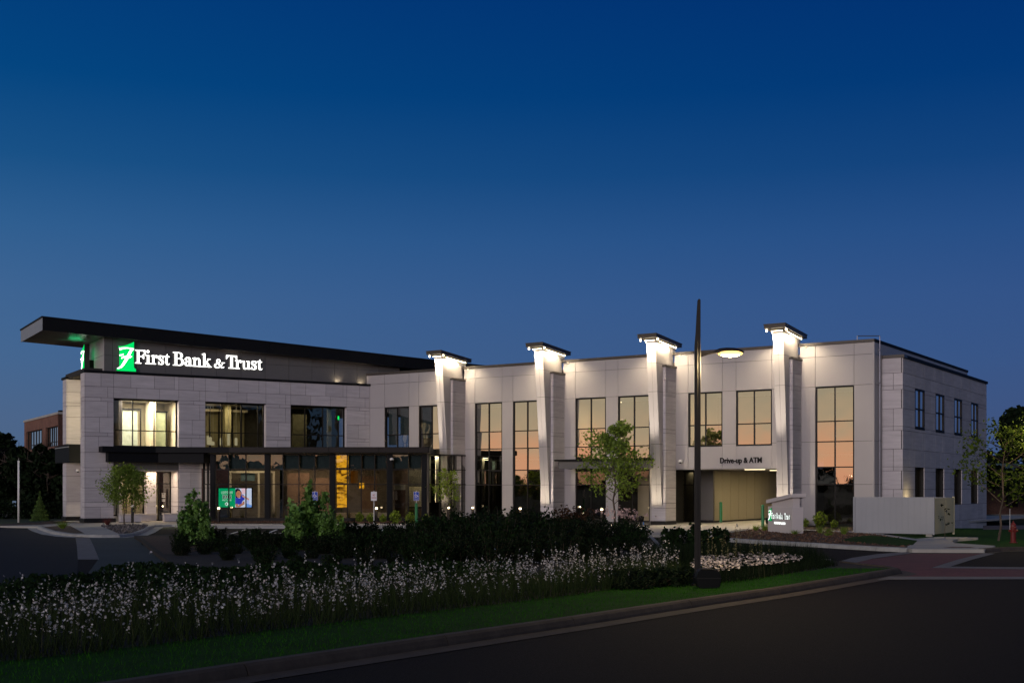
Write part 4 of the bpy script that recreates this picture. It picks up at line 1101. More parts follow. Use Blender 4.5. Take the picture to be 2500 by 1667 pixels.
GLY = {
    'F': (.78, rect(.14, .31, 0, 1) + serif(0, .45) + rect(0, .3, .94, 1) + rect(.14, .75, .92, 1) + poly((.60, .93), (.77, .93), (.77, .70), (.70, .70)) + rect(.31, .58, .49, .57) + poly((.50, .55), (.60, .71), (.65, .71), (.65, .34), (.60, .34), (.50, .50))),
    'i': (.38, rect(.11, .27, 0, .66) + poly((0, .60), (.12, .58), (.27, .69), (.0, .64)) + serif(0, .38) + disc(.18, .92, .105)),
    'r': (.55, rect(.11, .27, 0, .66) + poly((0, .58), (.12, .56), (.27, .70), (.0, .63)) + serif(0, .40) + stroke([(.25, .42, .06), (.32, .56, .10), (.42, .62, .12), (.50, .57, .14)]) + disc(.47, .555, .085)),
    's': (.48, stroke([(.40, .60, .06), (.28, .645, .07), (.15, .62, .11), (.09, .51, .14), (.16, .41, .15), (.30, .32, .16), (.38, .21, .15), (.35, .08, .12), (.23, .03, .07), (.08, .06, .06)]) + poly((.37, .66), (.42, .66), (.42, .44), (.38, .44), (.30, .60)) + poly((.04, .0), (.08, .0), (.16, .05), (.08, .22), (.04, .22))),
    't': (.44, poly((.12, .62), (.27, .85), (.27, .2), (.12, .2)) + rect(0, .42, .58, .66) + stroke([(.195, .25, .15), (.21, .11, .15), (.29, .04, .11), (.38, .06, .06), (.43, .12, .05)])),
    'B': (.80, rect(.14, .31, 0, 1) + rect(0, .34, 0, .055) + rect(0, .34, .945, 1) + stroke([(.28, .97, .06), (.45, .965, .07), (.58, .90, .12), (.63, .76, .18), (.58, .61, .12), (.44, .535, .06), (.28, .53, .05)]) + stroke([(.28, .53, .05), (.48, .53, .06), (.64, .45, .13), (.70, .28, .19), (.63, .10, .13), (.47, .03, .07), (.28, .03, .06)])),
    'a': (.56, stroke([(.07, .47, .12), (.13, .60, .08), (.25, .645, .08), (.36, .60, .12), (.40, .46, .155), (.40, .10, .155), (.46, .04, .08), (.56, .07, .05)]) + disc(.12, .49, .08) + stroke([(.36, .39, .05), (.22, .34, .07), (.11, .26, .13), (.09, .14, .14), (.16, .05, .11), (.27, .04, .06), (.38, .13, .05)])),
    'n': (.76, rect(.11, .27, 0, .64) + poly((0, .58), (.12, .56), (.27, .70), (.0, .63)) + serif(0, .37) + serif(.40, .77) + stroke([(.24, .46, .05), (.34, .58, .08), (.46, .61, .12), (.55, .54, .15), (.58, .42, .16), (.58, .02, .16)])),
    'k': (.78, rect(.11, .27, 0, 1.0) + poly((0, .93), (.12, .92), (.27, 1.05), (.0, .99)) + serif(0, .37) + stroke([(.25, .30, .06), (.40, .44, .06), (.58, .62, .06)], False) + rect(.42, .70, .59, .645) + stroke([(.32, .40, .15), (.62, .03, .17)], False) + rect(.42, .78, 0, .055)),
    '&': (.92, stroke([(.84, .50, .06), (.77, .38, .06), (.64, .20, .07), (.48, .06, .09), (.28, .01, .11), (.12, .08, .14), (.08, .22, .15), (.20, .36, .10), (.38, .46, .07), (.52, .58, .08), (.53, .72, .09), (.42, .81, .09), (.29, .76, .11), (.27, .62, .13), (.36, .46, .15), (.54, .22, .17), (.70, .05, .14), (.83, .03, .07), (.90, .13, .06)]) + rect(.66, .98, .47, .53)),
    'T': (.81, rect(.32, .50, 0, 1) + serif(.17, .64) + rect(0, .81, .925, 1) + poly((.0, 1), (.06, .70), (.015, .70), (0, .72)) + poly((0, .70), (.05, .70), (.16, .90), (.22, .94), (0, .95)) + poly((.81, .70), (.76, .70), (.65, .90), (.59, .94), (.81, .95))),
    'u': (.75, rect(.10, .26, .15, .63) + rect(0, .26, .585, .64) + stroke([(.18, .20, .16), (.21, .08, .14), (.31, .03, .10), (.42, .06, .06), (.52, .14, .05)]) + rect(.50, .66, .0, .63) + rect(.38, .66, .585, .64) + poly((.50, 0), (.66, .0), (.78, .05), (.78, .09), (.60, .12))),
}


def glyph_obj(name, ch, fr, s0, s1, z0, cap, q0, q1, m, mside, parent):
    w, polys = GLY[ch]; mb = MB(); sx = (s1 - s0) / w
    for i, p in enumerate(polys):
        e = i * .0006
        mb.prism(fr, [(s0 + x * sx, z0 + y * cap) for x, y in p], q0, q1 + e)
    o = obj(name, mb, [m, mside], parent)
    nq = Vector((fr.n[0], fr.n[1], 0))
    for p in o.data.polygons: p.material_index = 0 if abs(p.normal.dot(nq)) > .9 else 1
    return o


SG = root('illuminated_sign', FA.P(6.9, -.2, 9.2), 'lit sign of white serif letters and green emblem on the upper wall', 'sign')
SP = lambda x: FA.S(x, -.10)
c1 = lambda v: 270 + v / 12.379
c2_ = lambda v: 460 + v / 11.76
lets = [('F', c1(738), c1(1068)), ('i', c1(1052), c1(1215)), ('r', c1(1222), c1(1428)), ('s', c1(1424), c1(1622)), ('t', c1(1618), c1(1786)), ('B', c1(1882), c1(2218)),
        ('a', c1(2225), c2_(108)), ('n', c2_(116), c2_(378)), ('k', c2_(388), c2_(668)), ('&', c2_(735), c2_(1022)), ('T', c2_(1082), c2_(1396)), ('r', c2_(1338), c2_(1528)), ('u', c2_(1535), c2_(1778)), ('s', c2_(1788), c2_(1966)), ('t', c2_(1966), c2_(2120))]
for ch, x0, x1 in lets:
    glyph_obj('letter', ch, FA, SP(x0), SP(x1), 9.675, .82 * (.78 if ch == '&' else 1), q_c + .03, -.10, M_let, M_letside, SG)
ONE = [(2.862, 10.97), (2.855, 9.52), (2.87, 9.42), (2.91, 9.36), (2.98, 9.328), (2.98, 9.172), (1.837, 9.172), (1.837, 9.31), (1.93, 9.34), (1.98, 9.40), (1.996, 9.50), (1.996, 10.547), (1.938, 10.547), (1.938, 10.642), (2.10, 10.65), (2.265, 10.69), (2.45, 10.755), (2.617, 10.83), (2.75, 10.90)]


def emblem(fr, ds, dz, q0, q1, parent, sc_=1.0, mg=None, mw=None, dk=None):
    f = lambda p: (ds + (p[0] - 1.837) * sc_, dz + (p[1] - 9.172) * sc_)
    o = obj('emblem', MB().prism(fr, [f(p) for p in ONE], q0, q1), [mg or M_grn, M_letside], parent)
    nq = Vector((fr.n[0], fr.n[1], 0))
    for p in o.data.polygons: p.material_index = 0 if abs(p.normal.dot(nq)) > .9 else 1
    mb = MB(); k = 0
    st = [[(2.00, 10.47, .14), (2.20, 10.53, .10), (2.50, 10.565, .06), (2.86, 10.53, .05)],
          [(2.80, 10.53, .12), (2.70, 10.44, .13), (2.58, 10.22, .15), (2.44, 9.95, .16), (2.30, 9.70, .15), (2.14, 9.46, .12), (1.98, 9.34, .08), (1.86, 9.31, .03)],
          [(2.00, 10.10, .08), (2.14, 10.13, .07), (2.25, 10.20, .03)],
          [(2.12, 9.90, .02), (2.20, 9.99, .09), (2.38, 10.03, .10), (2.60, 10.02, .10), (2.74, 10.08, .02)]]
    for w in st:
        for q in stroke(w): mb.prism(fr, [f(p) for p in q], q1 + .004, q1 + .010 + k * .0003); k += 1
    obj('emblem_script', mb, mw or M_let, parent)
    return o


emblem(FA, 1.837, 9.172, q_c + .03, -.08, SG)
for st_ in (0,):
    area('emblem_glow', FA.P(2.4, .06, 10.2), (-nA[0], -nA[1], 0), 3, .8, 1.2, (.05, 1, .3), SG, xdir=(a_[0], a_[1], 0))
SG2 = root('emblem_sign', FCL.P(1.2, .2, 9.2), 'green lit emblem box on the left end of the upper wall', 'sign')
FS2 = Fr(FCL.P(0, .45, 0)[:2], (nA[0], nA[1]), (-a_[0], -a_[1]))
emblem(Fr(FCL.P(3.4, .0, 0)[:2], (nA[0], nA[1]), (-a_[0], -a_[1])), .0, 9.14, .30, .62, SG2, 1.0)
box('sign_bracket', Fr(FCL.P(3.4, 0, 0)[:2], (nA[0], nA[1]), (-a_[0], -a_[1])), .3, .8, .0, .30, 9.5, 10.0, M_black, SG2)
area('emblem_glow', FCL.P(2.6, 1.1, 10.9), (0, 0, 1), 5, .7, .7, (.05, 1, .35), SG2)

# black lettering over the drive-up
SD = root('drive_up_sign', FB.P(27, 0, 3.8), 'dark raised lettering on the panels above the drive-up opening', 'sign')
lettering('lettering', 'Drive-up & ATM', FB, FB.S(1540 + 1143 / 5.2275), FB.S(1540 + 1675 / 5.2275), .03, 3.42, 3.83, M_black, SD, depth=.025, bold=.022)

# ------------------------------------------------------------------ video screen in the lobby
SCN = root('video_screen', (-17.3, 75.05, .9), 'large lit display with green panel and woman in blue, behind the lobby glass', 'screen')
FSn = Fr((0, 75.0), (1, 0), (0, -1))
x0, x1, z0, z1 = -18.31, -16.25, .95, 2.13
sx = lambda px_: x0 + (px_ - 290) / (2020 - 290) * (x1 - x0)
sz = lambda py_: z1 - (py_ - 255) / (1235 - 255) * (z1 - z0)
box('screen_case', FSn, x0 - .06, x1 + .06, -.08, -.002, z0 - .05, z1 + .05, M_black, SCN)
eg = emis('screen_green', (.0, .27, .10), 2.2); ew = emis('screen_white', (.62, .85, .74), 2.0); ek = emis('screen_black', (.001, .005, .004), 1)
box('screen_panel', FSn, x0, sx(1160), .0, .002, z0, z1, eg, SCN)
for txt, p0, p1, q0_, q1_, mm in (('A DOORSTEP SIZED', 430, 1040, 470, 405, ew), ('SCHOOL FOR YOUR', 425, 1035, 535, 488, ew), ('BIG', 505, 960, 790, 600, ek), ('PICTURE?', 490, 965, 905, 840, ew)):
    if txt == 'BIG': lettering('screen_lettering', txt, FSn, sx(495), sx(970), .003, sz(800), sz(590), ew, SCN, depth=0, bold=.05)
    lettering('screen_lettering', txt, FSn, sx(p0), sx(p1), .005, sz(q0_), sz(q1_), mm, SCN, depth=0, bold=.02 if txt == 'BIG' else .0)
obj('screen_emblem', MB().prism(FSn, [(sx(u), sz(v)) for u, v in [(700, 960), (790, 1010), (800, 1100), (720, 1170), (640, 1120), (620, 1040)]], .003, .004), ew, SCN)
obj('screen_emblem', MB().prism(FSn, [(sx(u), sz(v)) for u, v in [(690, 990), (730, 1060), (690, 1140), (660, 1080)]], .005, .006), ek, SCN)
pic = [((.42, .48, .62), [(1160, 255), (2020, 255), (2020, 1235), (1160, 1235)], .001),
       ((.55, .38, .45), [(1480, 255), (1800, 255), (1700, 520), (1500, 560)], .002),
       ((.10, .22, .55), [(1700, 1010), (2020, 1130), (2020, 1235), (1700, 1235)], .002),
       ((.006, .006, .02), [(1165, 290), (1300, 262), (1400, 300), (1500, 480), (1480, 700), (1400, 740), (1165, 760)], .003),
       ((.02, .03, .30), [(1165, 690), (1230, 740), (1420, 770), (1520, 560), (1610, 600), (1660, 830), (1560, 900), (1460, 1110), (1165, 1060)], .004),
       ((.33, .13, .07), [(1210, 470), (1290, 370), (1400, 380), (1470, 500), (1450, 640), (1400, 730), (1330, 750), (1240, 690), (1200, 590)], .005),
       ((.30, .12, .08), [(1160, 1060), (1300, 1050), (1310, 1140), (1540, 1010), (1560, 930), (1650, 920), (1650, 1080), (1400, 1225), (1200, 1225)], .006),
       ((.40, .20, .16), [(1500, 600), (1620, 640), (1900, 800), (1850, 880), (1700, 780), (1540, 700)], .0055),
       ((.02, .01, .01), [(1300, 520), (1340, 520), (1340, 545), (1300, 545)], .007), ((.5, .2, .16), [(1360, 640), (1420, 630), (1410, 670), (1370, 670)], .007),
       ((.30, .35, .65), [(1780, 870), (1880, 870), (1880, 1060), (1760, 1060)], .006)]
for i, (c, pp, q) in enumerate(pic):
    obj('screen_picture', MB().prism(FSn, [(sx(u), sz(v)) for u, v in pp], q, q + .0006), emis('picture_colour%d' % i, c, 2.6), SCN)

# pendant lamps in the second window
M_pend = emis('pendant_shade', (.62, .56, .36), .55)
pend = [(400 + 562 / 5.2275, 1375, 1490), (400 + 594 / 5.2275, 1395, 1495), (400 + 628 / 5.2275, 1450, 1497), (400 + 732 / 5.2275, 1408, 1497), (400 + 826 / 5.2275, 1352, 1498), (400 + 922 / 5.2275, 1405, 1500)]
plab = ['leftmost slim pendant lamp in the second upper window', 'pendant lamp beside the slim one at the left of the second upper window', 'shortest and lowest pendant lamp in the second upper window',
        'lone pendant lamp in the middle of the second upper window', 'longest pendant lamp in the second upper window', 'widest pendant lamp, rightmost in the second upper window']
for (px_, ya, yb), lb in zip(pend, plab):
    s = FA.S(px_, -1.5); P_ = FA.P(s, -1.5, 0); Yd = P_[1]
    za = 2.17 + (1190 - (800 + ya / 5.2275)) * Yd / 2934; zb_ = 2.17 + (1190 - (800 + yb / 5.2275)) * Yd / 2934
    pr = root('pendant_lamp', (P_[0], P_[1], zb_), lb, 'pendant lamp', 'pendant lamps in the second upper window')
    rr_ = .07 if px_ < 510 else .09
    obj('lamp_shade', MB().tube((P_[0], P_[1], zb_), (P_[0], P_[1], za), rr_, n=12), M_pend, pr, smooth=False)
    obj('cord', MB().tube((P_[0], P_[1], za), (P_[0], P_[1], 7.5), .012, n=5), M_steel, pr)
ex = root('exit_sign', FA.P(16.3, -1.5, 6.9), 'small green lit exit sign in the third upper window', 'exit sign')
s_ = FA.S(780 + 240 / 5.2275, -1.5); obj('sign_face', MB().box(FA, s_ - .05, s_ + .05, -1.5, -1.46, 6.75, 7.0), emis('exit_green', (.0, .8, .12), 2.5), ex)
obj('sign_mount', MB().box(FA, s_ - .02, s_ + .02, -1.5, -1.47, 7.0, 7.55), M_black, ex)

# ------------------------------------------------------------------ street lamps
def street_lamp(x, y, label, flip=1, power=900, ztop=6.1):
    t = root('street_lamp', (x, y, 0), label, 'street lamp', 'street lamps')
    F_ = Fr((x, y), (1, 0), (0, -1))
    w = .060
    obj('post', MB().box(F_, -w, w, -.05, .05, .1, 5.15), M_lamp_bronze, t, bevel=.008)
    out = [(-w, 5.15), (w, 5.15), (w, ztop - .02), (w - .02, ztop), (.02, ztop), (.0, ztop - .03), (-.02, 5.75), (-.038, 5.40), (-.05, 5.26)]
    obj('blade_top', MB().prism(F_, [(a * 1, b) for a, b in out], -.03, .03), M_lamp_bronze, t, bevel=.004)
    obj('post_face', MB().box(F_, -w - .001, .0, .052, .075, .3, 5.2), M_lamp_bronze, t, bevel=.006)
    h = 4.98
    mb = MB(); mb.prism(F_, [(w * flip, h - .09), (w * flip, h + .02), (.20 * flip, h + .0), (.42 * flip, h + .03), (.42 * flip, h + .0), (.22 * flip, h - .04), (.12 * flip, h - .075)], -.02, .02); arm = obj('arm', mb, M_lamp_bronze, t)
    mb = MB()
    prof = [(.34, .010, .02), (.38, .05, .05), (.46, .085, .075), (.60, .10, .09), (.78, .095, .085), (.90, .06, .05), (.97, .015, .02)]
    vs = []; n = 14
    for s_, rz, ry in prof:
        for i in range(n):
            a = 2 * math.pi * i / n; vs.append(F_.P(s_ * flip, math.cos(a) * ry, h + .01 + math.sin(a) * rz * (1 if math.sin(a) > 0 else .35)))
    m_ = len(prof)
    mb.add(vs, [(j * n + i, j * n + (i + 1) % n, (j + 1) * n + (i + 1) % n, (j + 1) * n + i) for j in range(m_ - 1) for i in range(n)])
    hd = obj('lamp_head', mb, M_lamp_bronze, t, smooth=True)
    fx = MB(); fx.lathe((x + .68 * flip, y - .02, h - .09), [(.02, .0), (.10, .012), (.155, .04), (.16, .075), (.11, .085)], 16)
    for i, v in enumerate(fx.v): fx.v[i] = (x + .68 * flip + (v[0] - x - .68 * flip) * 1.25, v[1], v[2])
    lens = obj('lens', fx, emis('street_lens', (1.0, .80, .40), 90), hd, smooth=True)
    lens.parent = t
    fx = MB(); fx.lathe((x + .68 * flip, y - .02, h - .045), [(.10, -.01), (.24, .0), (.26, .03), (.2, .06)], 18); obj('glare_ring', fx, emis('glare_amber', (1.0, .62, .16), 3.2), t)  # added glowing ring: the lamp's yellow glare halo built as a part
    point('bulb', (x + .68 * flip, y, h - .22), power, (1, .74, .36), .10, t)
    obj('base_cover', MB().lathe((x, y, 0.1), [(.19, 0), (.17, .05), (.10, .10), (.09, .28)], 12), M_black, t)
    return t


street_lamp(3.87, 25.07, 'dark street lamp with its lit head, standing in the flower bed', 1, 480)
# round bag-like shrub cover at its foot reads black: a black irrigation cabinet with rounded top
cb = root('utility_pedestal', (3.98, 24.5, .11), 'black rounded utility box at the foot of the street lamp', 'utility box')
mb = MB(); out = [(-.16, .10), (.16, .10), (.25, .18), (.27, .30), (.26, .42), (.20, .50), (.08, .53), (-.12, .53), (-.19, .48), (-.23, .36), (-.22, .22)]
mb.prism(Fr((3.96, 24.45), (1, 0), (0, -1)), out, -.16, .16); obj('cabinet', mb, M_black, cb, bevel=.02)
obj('lid_band', MB().box(Fr((3.96, 24.45), (1, 0), (0, -1)), -.235, .275, -.165, .165, .335, .345), M_lamp_bronze, cb)
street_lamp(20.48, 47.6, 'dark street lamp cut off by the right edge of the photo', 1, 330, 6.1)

# ------------------------------------------------------------------ bollard lights along the walk
def bollard(x, y, label, rt=None):
    t = root('bollard_light', (x, y, .1), label, 'bollard light', 'bollard lights along the walk')
    obj('post', MB().lathe((x, y, .1), [(.095, 0), (.085, .02), (.085, .80)], 14), M_lamp_bronze, t)
    obj('light_ring', MB().lathe((x, y, .90), [(.07, 0), (.07, .095)], 14), emis('bollard_lens', (1, .80, .50), 7), t)
    obj('louvre', MB().lathe((x, y, .935), [(.088, 0), (.088, .012)], 14), M_lamp_bronze, t)
    obj('cap', MB().lathe((x, y, .995), [(.09, 0), (.09, .05), (.07, .065)], 14), M_lamp_bronze, t)
    point('bulb', (x, y - .14, .95), 7, (1, .78, .46), .05, t)
    return t


bollard(-17.4, 71.3, 'lit bollard in front of the video screen')
bollard((736.7 - 1250) * 71.5 / 2934, 71.5, 'lit bollard half hidden behind the tall leafy shrub')
bollard((919 - 1250) * 71.4 / 2934, 71.4, 'lit bollard just right of the no parking sign post')
bollard((1095 - 1250) * 73.2 / 2934, 73.2, 'lit bollard under the small tree by the first fin')
bollard((1154 - 1250) * 73.4 / 2934, 73.4, 'lit bollard between the first fin and the first tall window')
bollard((1270 - 1250) * 70.2 / 2934, 70.2, 'lit bollard in front of the second tall window')
bollard((1469 - 1250) * 67.5 / 2934, 67.5, 'lit bollard left of the maple trunk')
bo = root('bollard_light', (-22.3, 71.8, .1), 'unlit dark bollard with round head at the left entrance', 'bollard light', 'bollard lights along the walk')
obj('post', MB().lathe((-22.3, 70.6, .1), [(.095, 0), (.085, .02), (.085, .92)], 14), M_lamp_bronze, bo)
obj('round_head', MB().tube((-22.3, 70.52, 1.10), (-22.3, 70.68, 1.10), .085, n=18), M_steel, bo)

# flood lights at the feet of the fins
fl_lab = ['flood light at the foot of the first fin', 'flood light at the foot of the second fin', 'black flood light at the foot of the third fin', 'flood light at the foot of the fourth fin behind the monument sign']
for k in range(4):
    s = 7.03 + T * k + .43; P_ = FB.P(s - .15, 3.1, .1)
    fl = root('flood_light', P_, fl_lab[k], 'flood light', 'flood lights at the feet of the fins')
    obj('lamp_body', MB().tube(Vector(P_) + Vector((0, 0, .26)), Vector(P_) + Vector((.03, .10, .46)), .15, .17, 12), M_black, fl)
    obj('stake', MB().tube(P_, Vector(P_) + Vector((0, 0, .28)), .05, n=8), M_black, fl)
    obj('lens', MB().tube(Vector(P_) + Vector((.03, .10, .461)), Vector(P_) + Vector((.031, .102, .466)), .14, n=12), emis('flood_lens', (1, .85, .58), 3), fl)
    tgt = Vector(FB.P(s, 1.6, 5.2)); src = Vector(P_) + Vector((.03, .10, .52))
    spot('flood_beam', src, Vector(FB.P(s, 1.9, 7.6)) - src, 7000, 17, (1, .86, .66), fl, 1.0)
    spot('flood_beam', src, Vector(FB.P(s - .05, 1.4, 2.4)) - src, 340, 70, (1, .84, .60), fl, 1.0)

# ------------------------------------------------------------------ parking signs, posts
def sign_post(px_, ybase, ytop, w, h, kind_, label, sleeve=False):
    x, y = gp(px_, ybase); zt0 = 2.17 + (1190 - ytop) * y / 2934
    t = root('parking_sign', (x, y, 0), label, 'parking sign', 'parking signs at the bays')
    F_ = Fr((x, y), (1, 0), (0, -1))
    obj('post', MB().box(F_, -.025, .025, -.04, -.005, .0, zt0 + .05), M_steel, t)
    if sleeve: obj('green_sleeve', MB().lathe((x, y + .02, 0), [(.085, 0), (.085, 1.26), (.06, 1.31), (.0, 1.32)], 14), M_green, t)
    col = M_signblue if kind_ == 'blue' else M_signwhite
    obj('sign_plate', MB().box(F_, -w / 2, w / 2, .0, .006, zt0 - h, zt0), M_signwhite, t, bevel=.002)
    if kind_ == 'blue':
        obj('sign_face', MB().box(F_, -w / 2 + .012, w / 2 - .012, .008, .010, zt0 - h + .012, zt0 - .012), M_signblue, t)
        c = (0.0, zt0 - h * .34); mb = MB(); u = h * .5
        mb2 = [stroke([(c[0] + .05 * u * 2, c[1] - .02, .03), (c[0] + .06, c[1] - .09, .026), (c[0] - .02, c[1] - .12, .026), (c[0] - .08, c[1] - .06, .026), (c[0] - .06, c[1] + .01, .026)]),
               stroke([(c[0] - .03, c[1] + .09, .028), (c[0] - .02, c[1] - .03, .028), (c[0] + .05, c[1] - .03, .026), (c[0] + .09, c[1] - .10, .026), (c[0] + .12, c[1] - .09, .02)], False)]
        for q in mb2:
            for i, p in enumerate(q): mb.prism(F_, p, .011, .012 + i * .0001)
        mb.prism(F_, disc(c[0] - .035, c[1] + .13, .022)[0], .011, .0125)
        obj('wheelchair_symbol', mb, M_signwhite, t)
        lettering('sign_lettering', 'RESERVED', F_, -w * .38, w * .38, .012, zt0 - h * .72, zt0 - h * .64, M_signwhite, t, depth=.0)
        lettering('sign_lettering', 'PARKING', F_, -w * .34, w * .34, .012, zt0 - h * .90, zt0 - h * .82, M_signwhite, t, depth=.0)
    else:
        lettering('sign_lettering', 'NO', F_, -w * .2, w * .2, .008, zt0 - h * .48, zt0 - h * .28, M_signred, t, depth=.0, bold=.02)
        lettering('sign_lettering', 'PARKING', F_, -w * .38, w * .38, .008, zt0 - h * .74, zt0 - h * .60, M_signred, t, depth=.0, bold=.02)
    return t


sign_post(912.8, 1285, 1199.8, .33, .50, 'white', 'white no parking sign with red lettering on a steel post')
sign_post(1016.5, 1285, 1199.8, .31, .49, 'blue', 'blue accessible parking sign above a green post sleeve, right of the white sign', True)
sign_post(769, 1285, 1199.8, .31, .49, 'blue', 'blue accessible parking sign half hidden by the tall leafy shrub', True)
x, y = gp(35, 1266); t = root('small_sign', (x, y, 0), 'pale blue sign on a dark post at the far left path', 'sign'); F_ = Fr((x, y), (1, 0), (0, -1))
y0 = y; obj('post', MB().box(F_, -.03, .03, -.04, 0, 0, 1.0), M_black, t); obj('sign_plate', MB().box(F_, -.13, .13, .002, .02, .85, 1.25), mat('pale_blue', (.12, .22, .35), .5), t)
x, y = gp(45.5, 1279); t = root('white_pole', (x, y, .1), 'tall white tapered pole at the far left', 'pole')
obj('shaft', MB().tube((x, y, .1), (x, y, 3.78), .062, .058, 14), M_white, t, smooth=True); obj('finial', MB().tube((x, y, 3.78), (x, y, 3.92), .014, n=8), M_steel, t)

# green steel sleeves by the drive-up
for (px_, yb, yt, lb) in ((1759.8, 1279.6, 1224.5, 'green bollard at the tan wall of the drive-up'), (1862, 1291.4, 1231.7, 'green bollard just left of the monument sign')):
    x, y = gp(px_, yb); h = 2.17 - (yt - 1190) * y / 2934; w = .5 * (38 / 5.2275) * y / 2934
    t = root('green_bollard', (x, y, 0), lb, 'bollard', 'green bollards at the drive-up')
    obj('sleeve', MB().lathe((x, y, 0), [(w, 0), (w, h - .03), (w * .85, h - .008), (w * .5, h)], 18), M_green, t, smooth=False)
    obj('base_ring', MB().lathe((x, y, .104), [(w + .01, 0), (w + .01, .012)], 18), M_conc, t)

# ------------------------------------------------------------------ monument sign
cx, cy = (1934.6 - 1250) * 53.6 / 2934, 53.6
th = math.radians(79); dm = (-math.cos(th), math.sin(th)); nm = (-math.sin(th), -math.cos(th))   # front face runs away to the left
FM = Fr((cx, cy), dm, nm)
MO = root('monument_sign', (cx, cy, .1), 'low grey monument sign with sloping top on the island', 'sign')
ln = 2.72; dp = .52
box('sign_body', FM, 0, ln, -dp, 0, .02, 1.30, M_mono, MO, bevel=.004)
obj('sign_neck', MB().prism(FM, [(.10, 1.30), (ln - .28, 1.30), (ln - .28, 1.47), (.10, 1.76)], -dp * .76, -.07), M_mono, MO)
obj('sign_roof', MB().prism(FM, [(-.10, 1.74), (ln + .05, 1.43), (ln + .05, 1.60), (-.10, 1.91)], -dp - .10, .08), M_mono, MO, bevel=.004)
M_let2 = emis('monument_letters', (.92, 1.0, .95), 1.7); M_grn2 = emis('monument_green', (.0, .40, .10), 1.0)
FMt = Fr(FM.P(ln, 0, 0)[:2], (-dm[0], -dm[1]), nm)      # reads from the far end towards the near end


def mS(px_): # column on the front face -> metres from the far end
    return FMt.S(px_, 0)


txt = 'First Bank & Trust'; x0m, x1m = mS(1884.4), mS(1930.4)
wtot = sum(GLY[c][0] + .05 if c != ' ' else .3 for c in txt); xx = x0m
for c in txt:
    w_ = (GLY[c][0] if c != ' ' else .25) * (x1m - x0m) / wtot
    if c != ' ': glyph_obj('letter', c, FMt, xx, xx + w_, .745, .27 * (.8 if c == '&' else 1), .0, .03, M_let2, M_letside, MO)
    xx += w_ + .05 * (x1m - x0m) / wtot
lettering('lettering', 'DRIVE-UP & ATM', FMt, mS(1890.9), mS(1917.2), .012, .50, .60, M_let2, MO, depth=.008, bold=.02)
e0 = mS(1877.5); sc2 = .345
emblem(FMt, e0, .63, .002, .03, MO, sc2, M_grn2, M_let2)

# ------------------------------------------------------------------ enclosure (utility screen) at the right
FN0 = ((2277.9 - 1250) * 52.3 / 2934, 52.3); FN = Fr(FN0, b_, nB); FNs = Fr(FN0, e_, nE)
EN = root('utility_enclosure', (*FN0, 0), 'grey slatted metal utility enclosure beside the building corner', 'enclosure')
w = 3.42 / 13
for i in range(13): box('panel_board', FN, -3.42 + i * w + .0015, -3.42 + (i + 1) * w - .0015, -.03, 0, .17, 1.71, M_fence, EN)
box('rail', FN, -3.46, .03, -.05, .012, 1.715, 1.755, M_fence, EN); box('rail', FN, -3.44, .0, -.05, .010, .145, .168, M_fence, EN)
box('corner_post', FN, -3.51, -3.43, -.06, .02, .12, 1.76, M_fence, EN); box('corner_post', FN, .0, .06, -.06, .02, .12, 1.76, M_fence, EN)
for s0 in (-3.3, -.32): box('foot', FN, s0, s0 + .26, -.25, -.06, .0, .14, M_conc, EN)
for g0, g1 in ((.08, 2.09), (2.12, 3.6)): box('gate_leaf', FNs, g0, g1, -.03, .02, .14, 1.72, M_gate, EN)
box('gate_post', FNs, 3.62, 3.70, -.06, .03, .0, 1.76, M_gate, EN)
for z in (.5, 1.1): box('gate_latch', FNs, 2.02, 2.22, .022, .05, z, z + .04, M_black, EN)
box('back_panel', FN, -3.42, 0, -3.7, -3.66, .15, 1.72, M_fence, EN)
# lamp on the end wall, hidden behind the enclosure, that warms the lower stones
WL = root('wall_lamp', FE1.P(1.9, .05, 1.55), 'small wall lamp low on the end wall behind the enclosure', 'wall lamp')
box('lamp_housing', FE1, 1.80, 2.0, .0, .14, 1.50, 1.62, M_black, WL)
point('bulb', FE1.P(1.9, .55, 1.5), 26, (1, .78, .36), .08, WL)

# conduit on the corner
CD = root('conduit', FE.P(.75, .1, 0), 'thin grey conduit climbing the corner and looping over the parapet', 'pipe')
p = FE.P(.72, .10, .3); q = FE.P(.72, .10, 10.05); r = FB.P(33.0, -.1, 10.05); r2 = FB.P(33.0, -.1, 9.8)
obj('pipe', MB().tube(p, q, .022, n=8).tube(q, r, .022, n=8).tube(r, r2, .022, n=8), M_conduit, CD)
for z in (1.5, 4.6, 7.6, 9.3): obj('clamp', MB().box(FE, .66, .78, .04, .14, z, z + .05), M_conduit, CD)

# dome cameras
for P_, nrm, lb in ((FG.P(-9.15 + 1.05 + .83, .13, 3.95), (0, -1), 'white dome camera on the glazed front, left of the last bay'),
                    (FB.P(23.05, .05, 3.72), nB, 'white dome camera above the drive-up door'),
                    (FA.P(.6, -4.9, 3.3), nA, 'white dome camera in the left recess')):
    t = root('security_camera', P_, lb, 'camera', 'dome cameras on the walls')
    v = Vector(P_); n3 = Vector((nrm[0], nrm[1], 0))
    obj('bracket', MB().tube(v, v + n3 * .16, .04, n=8), M_white, t)
    mb = MB(); mb.lathe(v + n3 * .16 + Vector((0, 0, -.08)), [(.02, -.10), (.09, -.07), (.12, .0), (.13, .03), (.10, .09), (.03, .11)], 14); obj('dome', mb, M_white, t, smooth=True)
    mb = MB(); mb.lathe(v + n3 * .19 + Vector((0, 0, -.125)), [(.02, -.06), (.08, -.03), (.085, .01)], 12); obj('lens', mb, M_black, t)

